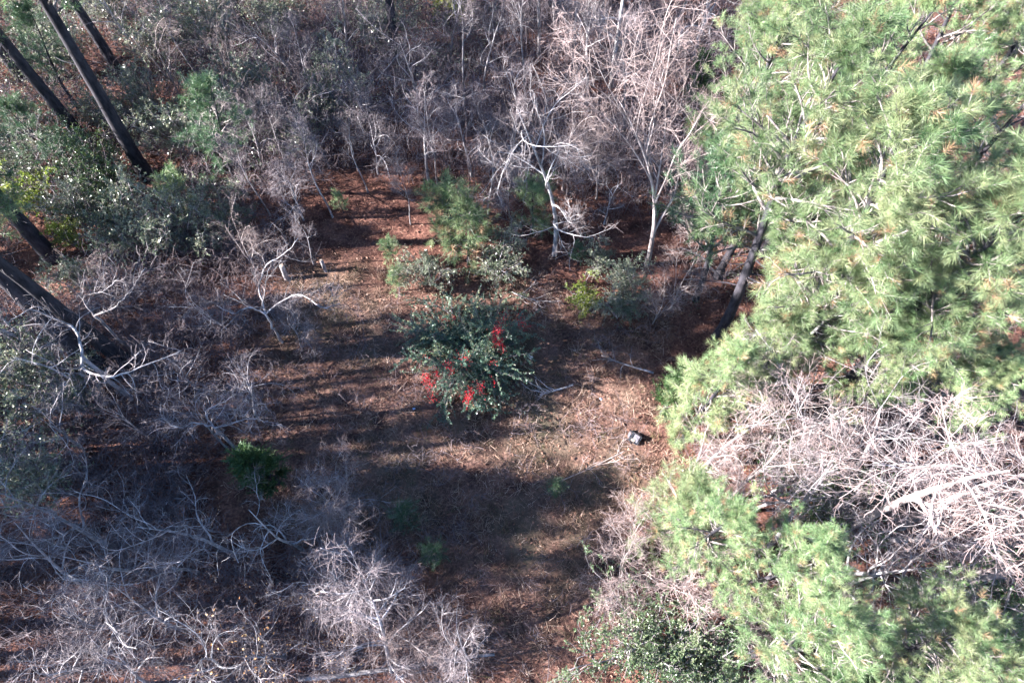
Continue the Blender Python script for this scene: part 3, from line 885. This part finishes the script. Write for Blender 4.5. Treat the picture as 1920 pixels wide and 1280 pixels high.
place('evergreen_shrub', 'shrub', [
    (S_GLOSS, 172, 318, 0.9, 0.82, 0, 'glossy dark green shrub at the foot of the thickest pine trunk'),
    (S_GLOSS, 212, 375, 0.6, 0.65, 100, 'smaller glossy shrub just below the larger one beside the thickest trunk'),
    (S_GREY, 340, 250, 0.8, 1.0, 30, 'pale leaved shrub right of the thickest trunk'),
    (S_GREY2, 195, 215, 0.8, 0.7, 200, 'whitish leaved shrub between the two thick trunks'),
    (S_GREY2, 150, 395, 0.8, 0.72, 80, 'grey green shrub below the glossy dark shrub'),
    (S_GREY, 230, 420, 0.8, 1.0, 140, 'silvery green shrub in the middle of the left side'),
    (S_GREY2, 330, 440, 0.8, 0.9, 260, 'grey green shrub below the bushy young pine'),
    (S_GREY, 420, 420, 0.8, 0.9, 310, 'pale green shrub at the border of the straw floor'),
    (S_LIME, 60, 375, 0.7, 1.1, 20, 'yellow green bush at the left edge above the cut trunk'),
    (S_LIME, 130, 440, 0.5, 0.8, 120, 'small yellow green bush right of the trunk at the left edge'),
    (S_GREY, 140, 520, 0.6, 0.65, 50, 'pale grey green shrub at the foot of the left edge trunk'),
    (S_GREY2, 60, 700, 0.9, 1.0, 170, 'olive shrub under the blue limbed bare crown at the left edge'),
    (S_GREY, 120, 740, 0.8, 0.9, 290, 'silvery shrub in the left thicket below the white curving limb'),
    (S_GREY2, 60, 900, 0.9, 1.0, 10, 'bluish grey shrub above the lower left thicket'),
    (S_GREY2, 110, 100, 0.9, 0.95, 15, 'grey green shrub between the slim trunk and the thickest one at upper left'),
    (S_GREY, 300, 70, 0.9, 1.0, 75, 'grey green shrub right of the slimmer dark trunk near the top'),
    (S_GREY2, 270, 195, 0.8, 0.8, 135, 'pale shrub between the thickest and the slimmer dark trunk'),
    (S_GREY, 30, 300, 0.9, 0.9, 195, 'grey green shrub at the left edge below the dark teal boughs'),
    (S_GREY2, 210, 20, 0.9, 0.9, 255, 'grey green shrub at the top edge behind the dark trunks'),
    (S_GREY2, 470, 200, 1.0, 1.0, 60, 'grey green shrub in the upper left thicket'),
    (S_GREY, 620, 150, 1.0, 1.1, 150, 'dark leaved shrub beside the dark hollow near the top'),
    (S_GREY2, 720, 60, 1.0, 0.9, 240, 'shrub behind the lone straight pine trunk'),
    (S_GREY, 520, 30, 1.0, 1.0, 330, 'shrub at the top edge right of the slim pine pair'),
    (S_LIME, 860, 10, 0.8, 1.2, 0, 'light green bush at the top edge centre'),
    (S_GREY2, 400, 60, 1.0, 1.0, 45, 'shrub at the top left of the slim pine pair'),
    (S_GREY, 560, 240, 0.9, 0.9, 110, 'light leaved shrub over the thicket middle'),
    (S_LIME, 1097, 560, 0.5, 0.75, 60, 'small round yellow green bush on the red straw right of the berries'),
    (S_GREY2, 1180, 515, 1.1, 0.62, 150, 'pale grey green bush beside the tall pinkish tree trunk'),
    (S_GREY, 1165, 575, 0.5, 0.62, 250, 'darker green bush below the pale bush'),
    (S_GREY, 1125, 475, 0.7, 0.5, 310, 'thin small tree with few pale leaves on the red straw'),
    (S_GREY, 800, 510, 0.5, 0.65, 30, 'bluish grey bush touching the top of the berry shrub'),
    (S_GREY, 940, 480, 0.6, 0.8, 120, 'olive bush between saplings and berry shrub'),
    (S_LIGHT, 1225, 1205, 1.6, 0.84, 0, 'large glinting light green bush at the bottom edge'),
    (S_LIGHT, 1330, 1260, 1.4, 0.75, 130, 'smaller glinting bush right of the large one at the bottom'),
    (S_LIGHT, 1700, 1220, 1.6, 0.7, 220, 'glinting leaved bush between the two bottom right pines'),
    (S_GLOSS, 1560, 960, 0.8, 0.8, 70, 'dark leaved bush glimpsed under the whitish bare crowns'),
    (S_GLOSS, 1850, 1120, 1.0, 1.0, 300, 'dark leaved bush below the thickest pinkish trunk'),
    (S_GLOSS, 1500, 880, 0.8, 0.8, 200, 'dark glossy bush in the gap of the whitish crowns'),
], 'evergreen shrubs of the understorey')
print('trees', round(time.time() - T0, 1))

B_SNAG = bare(44, 8.5, 0.17, 0.55, 4, (35, 75), 0.10, 2, 2, 1, 0.14, 0.5, 0.02)


def limb_path(pts, K=16):
    """Smooth path through (picture x, picture y, height) points."""
    w_ = np.array([[*at(a, b, c), c] for a, b, c in pts])
    w_ = np.concatenate([[2 * w_[0] - w_[1]], w_, [2 * w_[-1] - w_[-2]]])
    t = np.linspace(0, len(pts) - 1.0001, K)
    i = t.astype(int)
    u = (t - i)[:, None]
    p0, p1, p2, p3 = w_[i], w_[i + 1], w_[i + 2], w_[i + 3]
    return 0.5 * (2 * p1 + (p2 - p0) * u + (2 * p0 - 5 * p1 + 4 * p2 - p3) * u ** 2 + (3 * p1 - p0 - 3 * p2 + p3) * u ** 3)


def limbed_tree(label, seed, foot, limbs, r=0.07):
    """A bare tree whose main limbs follow their course in the photograph."""
    reseed(seed)
    bx_, by_ = foot
    o = empty('bare_tree', (bx_, by_, float(ground_z(bx_, by_))))
    tag(o, label, 'bare tree', 'bare trees of the wood')
    tr, cr = MB(), MB()
    L0 = np.array(limb_path(limbs[0])[0]) - [bx_, by_, 0]
    stem = np.linspace([0, 0, -0.2], L0, 9) + rng.normal(0, 0.02, (9, 3))
    stem[-1] = L0
    tubes(tr, stem[None], np.linspace(r * 1.25, r * 0.8, 9)[None], 8, 0.0)
    for pts in limbs:
        P = (limb_path(pts) - [bx_, by_, 0])[None]
        P[:, 1:] += rng.normal(0, 0.012, P[:, 1:].shape)
        Rr = np.linspace(r * 0.7, 0.008, P.shape[1])[None]
        tubes(tr, P, Rr, 7, 0.0)
        S2, D2, r2, p2, t2 = spawn(P, Rr, 16, 0.12, 1.0, 30, 75, True)
        CP, CR = grow(S2, D2, rng.uniform(0.3, 1.1, len(S2)) * (1.15 - 0.5 * t2), np.minimum(r2 * 0.55, 0.013), 0.004, 7, 0.17, (0, 0, 0.02), 0.6)
        tubes(cr, CP, CR, 4, 0.2)
        S3, D3, r3, p3, t3 = spawn(CP, CR, 7, 0.15, 1.0, 25, 75, True)
        EP, ER = grow(S3, D3, rng.uniform(0.15, 0.5, len(S3)), np.minimum(r3 * 0.7, 0.0055), 0.0028, 5, 0.18, (0, 0, 0.01), 0.6)
        ribbons(cr, EP, ER, 0.6)
        S4, D4, r4, p4, t4 = spawn(EP, ER, 3, 0.2, 1.0, 25, 70)
        FP, FR = grow(S4, D4, rng.uniform(0.08, 0.3, len(S4)), 0.0028, 0.002, 4, 0.2, (0, 0, 0), 0.6)
        ribbons(cr, FP, FR, 0.95)
    tr.build('trunk', M['bare_bark'], o)
    cr.build('crown', M['bare_bark'], o)


limbed_tree('tree on the left with long white limbs curving out from a dark stem', 301, at(158, 672, 2.3),
            [[(158, 672, 2.3), (163, 697, 2.5), (210, 709, 2.7), (268, 692, 2.9), (345, 660, 3.1)],
             [(158, 672, 2.3), (148, 625, 2.6), (105, 600, 2.9), (60, 585, 3.2), (15, 615, 3.4)]], 0.05)
limbed_tree('bare tree with one white limb sweeping up right beside the second dark trunk', 302, at(180, 595, 2.0),
            [[(180, 595, 2.0), (215, 580, 2.3), (247, 548, 2.6), (276, 505, 2.9)],
             [(180, 595, 2.0), (160, 560, 2.4), (195, 550, 2.7), (225, 525, 3.0)]], 0.038)
limbed_tree('crooked bare tree reaching a white arching limb over the clearing edge', 303, at(500, 592, 1.4),
            [[(500, 592, 1.4), (540, 562, 1.7), (570, 557, 1.9), (605, 580, 2.0), (640, 572, 2.1)],
             [(500, 592, 1.4), (489, 548, 1.8), (500, 505, 2.2), (535, 480, 2.5), (560, 450, 2.8)],
             [(500, 592, 1.4), (470, 580, 1.7), (440, 590, 2.0), (410, 575, 2.2)]], 0.032)
limbed_tree('bare tree left of the lone cedar with pale limbs toward the shadow stripes', 304, at(400, 800, 1.2),
            [[(400, 800, 1.2), (440, 790, 1.4), (470, 782, 1.6), (500, 790, 1.7)], [(400, 800, 1.2), (385, 770, 1.5), (430, 745, 1.8), (455, 720, 2.0)],
             [(400, 800, 1.2), (365, 790, 1.5), (330, 800, 1.8), (300, 780, 2.0)]], 0.028)

# wood beyond the left edge, whose trunks and crowns throw the long shadows over the clearing
reseed(123)
k = 0
for (x, y, s, pr) in [(-14.2, 2.6, 0.85, 'T'), (-16.5, 2.9, 0.88, 'T'), (-18.6, 2.6, 0.95, 'T'), (-14.0, 5.0, 0.66, 'T'), (-19.6, 8.0, 0.72, 'T'), (-14.8, -2.2, 0.9, 'T'), (-13.1, 4.9, 1.2, 'S'), (-13.6, 0.6, 0.8, 'S'), (-13.0, 1.5, 0.7, 'S'), (-18.5, 5.8, 1.35, 'S'), (-15.6, 5.6, 1.3, 'S'),
                      (-20.0, 2.8, 0.9, 'T'), (-23.5, 10.5, 0.95, 'T'), (-25.0, 15.5, 1.0, 'T'), (-24.0, 2.0, 1.0, 'T'), (-26.0, -1.5, 1.0, 'T'),
                      (-13.2, 0.1, 1.0, 'S'), (-12.9, 1.0, 0.9, 'S'), (-14.6, 6.0, 0.95, 'S'), (-13.9, 6.9, 1.0, 'S'), (-15.2, 7.6, 1.1, 'S'), (-14.6, 4.6, 0.9, 'S'), (-15.4, 9.3, 1.0, 'S'), (-13.6, 5.3, 1.15, 'S'), (-16.5, 6.4, 1.2, 'S'), (-13.4, -0.8, 1.0, 'S'), (-17.5, 7.3, 1.3, 'S'), (-14.4, 1.5, 1.1, 'S'), (-16, 8.2, 1.2, 'S'),
                      (-20, 0, 1.0, 'B'), (-21, 15, 0.9, 'B'), (-18, 11.5, 0.9, 'B')]:
    nm, ct, pp, lb = {'T': ('pine_tree', 'pine tree', PINE_TALL, 'tall dense crowned pine standing outside the frame on the left'),
                      'S': ('bare_tree', 'bare tree', B_SNAG, 'tall straight bare trunk standing outside the frame on the left'),
                      'B': ('bare_tree', 'bare tree', B_SPREAD, 'low spreading bare tree standing outside the frame on the left')}[pr]
    stand(nm, ct, pp, x, y, lb, s, rng.uniform(0, 6.28) if pr != 'S' else 0, nm.replace('_', ' ') + 's outside the frame' + (', tall' if pr == 'S' else ''))

# ------------------------------------------------------------------ undergrowth nobody could count
def poly(px):
    return np.array([at(*p) for p in px])


def scatter(pl, n):
    lo, hi = pl.min(0), pl.max(0)
    x, y = rng.uniform(lo[0], hi[0], n * 4), rng.uniform(lo[1], hi[1], n * 4)
    k = inside(pl, x, y)
    return x[k][:n], y[k][:n]


KEEP_OPEN = [(*at(505, 890), 1.7), (*at(540, 528), 0.8), (*at(1250, 770), 0.9), (*at(330, 380), 0.7), (*at(285, 345), 1.1), (*at(165, 280), 1.1), (*at(240, 165), 1.0), (*at(112, 500), 1.5)]     # no brush round these


def thicket(name, label, seed, regions, h=(0.7, 2.0), stems=7, twigs=6, tint=0.5, flare=0.9):
    reseed(seed)
    mb = MB()
    for pl, n, hs in regions:
        x, y = scatter(poly(pl), n)
        for ex, ey, er in KEEP_OPEN:
            k = np.hypot(x - ex, y - ey) > er
            x, y = x[k], y[k]
        n = len(x)
        xs, ys = np.repeat(x, stems), np.repeat(y, stems)
        a = rng.uniform(0, 2 * np.pi, n * stems)
        o = rng.uniform(0.05, flare, n * stems)
        S = np.stack([xs + np.cos(a) * 0.08, ys + np.sin(a) * 0.08, ground_z(xs, ys) - 0.03], 1)
        D = np.stack([np.cos(a) * o, np.sin(a) * o, np.ones(n * stems)], 1)
        L = np.repeat(rng.uniform(h[0], h[1], n), stems) * rng.uniform(0.6, 1.2, n * stems) * hs
        tp = np.repeat(np.clip(rng.normal(tint, 0.3, n), 0, 1), stems)
        P, Rr = grow(S, D, L, 0.007 + 0.004 * (flare < 0.5), 0.003, 7, 0.17 if flare > 0.5 else 0.07, (0, 0, -0.02), 0.65)
        (ribbons(mb, P, Rr, tp) if flare > 0.5 else tubes(mb, P, Rr, 3, tp))
        S2, D2, r2, p2, t2 = spawn(P, Rr, twigs, 0.2, 1.0, 25, 75)
        Q, QR = grow(S2, D2, L[p2] * rng.uniform(0.12, 0.42, len(S2)), 0.0038, 0.0026, 4, 0.22, (0, 0, -0.01), 0.65)
        ribbons(mb, Q, QR, tp[p2])
        S3, D3, r3, p3, t3 = spawn(Q, QR, 2, 0.2, 1.0, 25, 70)
        W, WR = grow(S3, D3, rng.uniform(0.10, 0.34, len(S3)), 0.003, 0.0022, 3, 0.2, (0, 0, 0), 0.6)
        ribbons(mb, W, WR, tp[p2[p3]])
    tag(mb.build(name, M['brush']), label, 'brush', kind='stuff')


LEFT = [(-150, 480), (480, 440), (560, 560), (480, 680), (470, 800), (430, 900), (560, 960), (780, 1060), (840, 1290), (-150, 1290)]
TOP = [(-150, -60), (1400, -60), (1340, 380), (1300, 440), (980, 380), (700, 300), (520, 380), (440, 480), (-150, 520)]
RIGHT = [(1300, 560), (1420, 420), (2050, 300), (2050, 1290), (1120, 1290), (1180, 1000), (1290, 860)]
thicket('bare_brush', 'grey purple tangle of leafless brush filling the lower left of the wood', 71, [(LEFT, 680, 0.85)])
thicket('bare_brush', 'grey tangle of leafless brush and vines filling the top of the wood', 72, [(TOP, 1000, 1.25)], tint=0.4)
thicket('slender_whips', 'dense stand of thin upright leafless whips at the top of the wood', 75, [([(480, -60), (1380, -60), (1330, 420), (900, 400), (640, 330), (480, 300)], 700, 1.0)], (1.6, 3.8), 1, 12, 0.3, 0.25)
thicket('bare_brush', 'pinkish tangle of leafless brush under the pines on the right', 73, [(RIGHT, 130, 0.8), ([(1400, -80), (2100, -80), (2050, 420), (1420, 420)], 110, 1.1)], tint=0.8)
thicket('low_weeds', 'thin low weeds and sprouts standing about the clearing', 74, [(CLEAR, 110, 0.45)], stems=5, twigs=4, tint=0.8)


def groundcover(name, label, seed, pl, n, m, size=(0.06, 0.03), tall=1.0):
    reseed(seed)
    mb = MB()
    x, y = scatter(poly(pl), n)
    for ex, ey, er in KEEP_OPEN:
        k = np.hypot(x - ex, y - ey) > er
        x, y = x[k], y[k]
    c = 70
    xs = np.repeat(x, c) + rng.normal(0, 0.22, len(x) * c)
    ys = np.repeat(y, c) + rng.normal(0, 0.22, len(x) * c)
    hh = np.repeat(rng.uniform(0.3, 1.0, len(x)) * tall, c)
    C = np.stack([xs, ys, ground_z(xs, ys) + rng.uniform(0.02, 1, len(xs)) * hh], 1)
    leaves(mb, C, rng.normal(size=C.shape), size[0] * rng.uniform(0.7, 1.3, len(xs)), size[1], np.clip(np.repeat(rng.normal(0.5, 0.25, len(x)), c) + rng.normal(0, 0.15, len(xs)), 0, 1), 0.1)
    tag(mb.build(name, m, smooth=False), label, 'undergrowth', kind='stuff')


groundcover('leafy_undergrowth', 'patches of small grey green leaves between the brush in the upper wood', 81,
            [(-150, -60), (1000, -60), (900, 160), (560, 330), (430, 470), (300, 560), (-150, 560)], 760, M['grey_leaf'], (0.07, 0.034), 1.7)
groundcover('leafy_undergrowth', 'sparse dark leaves in the hollows of the right hand thicket', 82, RIGHT, 160, M['glossy_leaf'])
print('brush', round(time.time() - T0, 1))

# ------------------------------------------------------------------ the red berried shrub in the clearing
def berry_shrub():
    reseed(200)
    cx, cy = at(883, 655, 0.4)
    o = empty('berry_shrub', (cx, cy, float(ground_z(cx, cy))))
    tag(o, 'wide dark green shrub hung with red berries in the middle of the clearing', 'shrub')
    ns = 70
    a = np.linspace(0, 2 * np.pi, ns, endpoint=False) + rng.normal(0, 0.2, ns)
    outw = rng.uniform(0.15, 1.3, ns)
    S = np.stack([np.cos(a) * 0.2, np.sin(a) * 0.2, np.full(ns, -0.1)], 1)
    D = np.stack([np.cos(a) * outw, np.sin(a) * outw * 1.05, np.ones(ns)], 1)
    L = rng.uniform(1.2, 2.0, ns)
    P, Rr = grow(S, D, L, 0.020, 0.005, 10, 0.06, (0, 0, -0.075), 0.6)
    st = MB()
    tubes(st, P, Rr, 5, 0.5)
    S2, D2, r2, p2, t2 = spawn(P, Rr, 13, 0.2, 1.0, 25, 70, True)
    Q, QR = grow(S2, D2, rng.uniform(0.25, 0.75, len(S2)), 0.006, 0.003, 6, 0.12, (0, 0, -0.05), 0.5)
    tubes(st, Q, QR, 3, 0.6)
    st.build('canes', M['brush'], o)
    lf = MB()
    tcane = rng.normal(0.56, 0.22, ns)
    S3, D3, r3, p3, t3 = spawn(Q, QR, 62, 0.0, 1.0, 30, 85)
    leaves(lf, S3, D3, rng.uniform(0.035, 0.065, len(S3)), rng.uniform(0.016, 0.028, len(S3)), np.clip(tcane[p2[p3]] + rng.normal(0, 0.2, len(S3)), 0, 1), 0.15)
    S4, D4, r4, p4, t4 = spawn(P, Rr, 40, 0.35, 1.0, 30, 85)
    leaves(lf, S4, D4, rng.uniform(0.035, 0.065, len(S4)), 0.022, np.clip(tcane[p4] + 0.1 + rng.normal(0, 0.2, len(S4)), 0, 1), 0.15)
    lf.build('foliage', M['berry_leaf'], o, False)
    # berries: drooping clusters
    oct_v = np.array([[1, 0, 0], [-1, 0, 0], [0, 1, 0], [0, -1, 0], [0, 0, 1], [0, 0, -1]], float)
    oct_f = np.array([[0, 2, 4], [2, 1, 4], [1, 3, 4], [3, 0, 4], [2, 0, 5], [1, 2, 5], [3, 1, 5], [0, 3, 5]])
    lift = 0.11
    for px, py, n, zz in [(935, 620, 120, 1.5), (932, 642, 90, 1.4), (926, 632, 50, 1.45), (940, 655, 40, 1.3), (945, 602, 40, 1.4), (975, 605, 60, 1.35), (985, 612, 40, 1.2), (800, 713, 130, 0.95), (808, 724, 90, 0.85),
                          (820, 705, 40, 1.0), (845, 695, 90, 1.15), (838, 685, 30, 1.1), (873, 680, 80, 1.25), (878, 750, 110, 0.85), (881, 740, 60, 0.95),
                          (902, 732, 55, 0.9), (925, 688, 18, 1.1), (800, 675, 22, 1.0), (850, 600, 25, 1.5), (833, 605, 16, 1.45),
                          (950, 590, 22, 1.35), (812, 748, 30, 0.55), (860, 672, 16, 1.2), (927, 720, 14, 0.9)]:
        wx, wy = at(px, py, zz)
        c = np.array([wx - cx, wy - cy, zz + 0.05 + lift])
        b = c + rng.normal(0, 1, (n, 3)) * [0.06, 0.085, 0.085]
        r = rng.uniform(0.008, 0.013, n)
        m2 = MB()
        m2.add(b[:, None] + oct_v[None] * r[:, None, None], (np.arange(n)[:, None, None] * 6 + oct_f[None]).reshape(-1, 3))
        m2.build('berry_cluster', M['berry'], o)['kind'] = 'stuff'


berry_shrub()

# ------------------------------------------------------------------ things lying about
def slab(mb, c, u, v, w_):
    """Box with centre c and half-edge vectors u, v, w_."""
    c, u, v, w_ = map(np.asarray, (c, u, v, w_))
    V = [c + sx * u + sy * v + sz * w_ for sx in (-1, 1) for sy in (-1, 1) for sz in (-1, 1)]
    mb.add(V, [[0, 1, 3, 2], [4, 6, 7, 5], [0, 4, 5, 1], [2, 3, 7, 6], [0, 2, 6, 4], [1, 5, 7, 3]])


def discarded_box():
    x, y = at(1190, 818, 0.1)
    o = empty('discarded_box', (x, y, float(ground_z(x, y))), R(-38))
    o.rotation_euler = (R(14), R(-9), R(-38))
    o.scale = (0.66, 0.66, 0.5)
    tag(o, 'broken black box with pale inner panels lying on the tan grass', 'box')
    def part(name, m, *a):
        q = MB()
        slab(q, *a)
        ob = q.build(name, M[m], o, False)
        bv = ob.modifiers.new('bevel', 'BEVEL')
        bv.width = 0.006
        bv.segments = 2
    part('base_panel', 'black_plastic', (0, 0, 0.02), (0.25, 0, 0), (0, 0.17, 0), (0, 0, 0.012))
    part('side_panel', 'black_plastic', (0, 0.175, 0.11), (0.255, 0, 0), (0, 0.009, 0.02), (0, -0.01, 0.10))
    part('side_panel', 'black_plastic', (0, -0.175, 0.07), (0.255, 0, 0), (0, 0.009, 0), (0, -0.012, 0.055))
    part('end_panel', 'black_plastic', (0.245, 0, 0.10), (0.009, 0, 0), (0, 0.165, 0), (0.03, 0, 0.09))
    part('end_panel', 'black_plastic', (-0.10, 0, 0.08), (0.045, 0, 0), (0, 0.160, 0), (0.01, 0, 0.05))
    part('pale_panel', 'pale_board', (0.085, 0.02, 0.085), (0.115, 0, 0.01), (0, 0.13, 0.02), (0, 0, 0.006))
    part('pale_panel', 'pale_board', (-0.205, 0.02, 0.08), (0.05, 0, 0.02), (0, 0.11, 0.02), (0, 0, 0.006))
    part('pale_panel', 'cut_wood', (0.03, -0.10, 0.115), (0.075, 0, 0.0), (0.01, 0.05, -0.01), (0, 0, 0.005))


discarded_box()


def scrap(px, py, size, m, label, seed, name='litter_scrap'):
    """A crumpled sheet: a small grid folded at random."""
    reseed(seed)
    x, y = at(px, py, 0.05)
    g = np.linspace(-1, 1, 6)
    U, V = np.meshgrid(g, g)
    W = rng.normal(0, 0.22, U.shape) + 0.5 * (1 - np.hypot(U, V) * 0.6)
    P = np.stack([U * size * (1 + rng.normal(0, 0.1, U.shape)), V * size * 0.7, np.maximum(W, 0.02) * size * 0.8 + 0.03], -1)
    mb = MB()
    i = (np.arange(5)[:, None] * 6 + np.arange(5)[None]).ravel()
    mb.add(P, np.stack([i, i + 1, i + 7, i + 6], -1))
    o = mb.build(name, M[m], smooth=False)
    sol = o.modifiers.new('solid', 'SOLIDIFY')
    sol.thickness = 0.004
    o.location = (x, y, float(ground_z(x, y)))
    o.rotation_euler = (0, 0, rng.uniform(0, 6))
    tag(o, label, 'litter', 'scraps of litter')


scrap(995, 665, 0.059, 'white_litter', 'white crumpled bag at the right side of the berry shrub', 1)
scrap(777, 768, 0.035, 'blue_litter', 'small bluish scrap on shaded grass below left of the berry shrub', 2)
scrap(1127, 746, 0.035, 'blue_litter', 'small blue scrap on red straw above the broken black box', 3)
scrap(311, 941, 0.042, 'white_litter', 'upper of two white scraps in the dark lower left brush', 6)
scrap(308, 962, 0.049, 'white_litter', 'lower of two white scraps in the dark lower left brush', 7)
scrap(748, 1268, 0.07, 'white_litter', 'white crumpled sheet beside the fallen log at the bottom edge', 8)


def stump(px, py, h, r, label, seed):
    reseed(seed)
    x, y = at(px, py, 0)
    o = empty('tree_stump', (x, y, float(ground_z(x, y))))
    tag(o, label, 'stump', 'pale stumps left of the clearing')
    P, Rr = grow(np.zeros((1, 3)) - [[0, 0, 0.1]], np.array([[0.05, 0.02, 1.0]]), h + 0.1, r * 1.15, r * 0.9, 6, 0.03)
    m1 = MB()
    tubes(m1, P, Rr, 10, 0.0)
    m1.build('trunk', M['bare_bark'], o)
    n = 12
    a = np.arange(n) * 2 * np.pi / n
    c = P[0, -1]
    m2 = MB()
    ring = np.stack([c[0] + np.cos(a) * r * 0.86, c[1] + np.sin(a) * r * 0.86, c[2] + 0.006 + rng.normal(0, 0.006, n)], 1)
    low = ring - [0, 0, 0.05]
    m2.add(np.concatenate([ring, low, [[c[0], c[1], c[2] + 0.012]]]),
           np.array([[i, (i + 1) % n, 2 * n] for i in range(n)]))
    m2.f.append(np.array([[i, i + n, (i + 1) % n + n, (i + 1) % n] for i in range(n)]))
    m2.build('cut_top', M['cut_wood'], o, False)


stump(540, 528, 0.55, 0.07, 'grey leaning stump left of its slimmer neighbour on the straw', 1)
stump(612, 512, 0.45, 0.05, 'slim pale stump standing on the straw at the clearing head', 2)


def fallen(px1, py1, px2, py2, r, m, label, seed):
    reseed(seed)
    a, b = np.array([*at(px1, py1)]), np.array([*at(px2, py2)])
    L = np.hypot(*(b - a))
    D = np.array([[*(b - a), 0.0]])
    P, Rr = grow(np.array([[0, 0, r * 0.7]]), D, L, r, r * 0.6, 12, 0.03, (0, 0, 0), 0.3)
    P[..., 2] = ground_z(P[..., 0] + a[0], P[..., 1] + a[1]) - ground_z(*a) + r * 0.8
    o = empty('fallen_branch', (a[0], a[1], float(ground_z(*a))))
    tag(o, label, 'fallen branch')
    m1 = MB()
    tubes(m1, P, Rr, 7, 0.0)
    m1.build('stem', M[m], o)
    S, D, rr, par, t = spawn(P, Rr, 9, 0.2, 1.0, 30, 65)
    D[:, 2] = np.abs(D[:, 2]) * 0.6
    Q, QR = grow(S, D, rng.uniform(0.25, 0.8, len(S)), np.minimum(rr * 0.6, 0.02), 0.005, 6, 0.14, (0, 0, 0.0))
    m2 = MB()
    tubes(m2, Q, QR, 4, 0.3)
    S, D, rr, par, t = spawn(Q, QR, 5, 0.2, 1.0, 25, 70)
    Q, QR = grow(S, D, rng.uniform(0.1, 0.4, len(S)), 0.006, 0.003, 4, 0.2)
    tubes(m2, Q, QR, 3, 0.7)
    m2.build('twigs', M[m], o)['kind'] = 'stuff'


fallen(560, 1272, 930, 1262, 0.055, 'bare_bark', 'fallen log lying along the bottom edge of the clearing', 1)
fallen(1075, 720, 1015, 745, 0.03, 'pale_bark', 'dead white branch lying right below the berry shrub', 2)
fallen(1225, 700, 1130, 660, 0.03, 'bare_bark', 'grey brush heap branch lying left of the edge cedar', 3)
fallen(405, 805, 495, 880, 0.05, 'bare_bark', 'dark fallen pole leaning against the lone cedar', 4)
fallen(1040, 905, 1180, 845, 0.015, 'pink_bark', 'thin fallen branch across the sunlit grass', 5)
fallen(960, 545, 1005, 575, 0.02, 'pale_bark', 'pale dead branch at the upper right of the berry shrub', 6)

print('total', round(time.time() - T0, 1), 'tris', sum(len(m.loops) - 2 * len(m.polygons) for m in bpy.data.meshes))
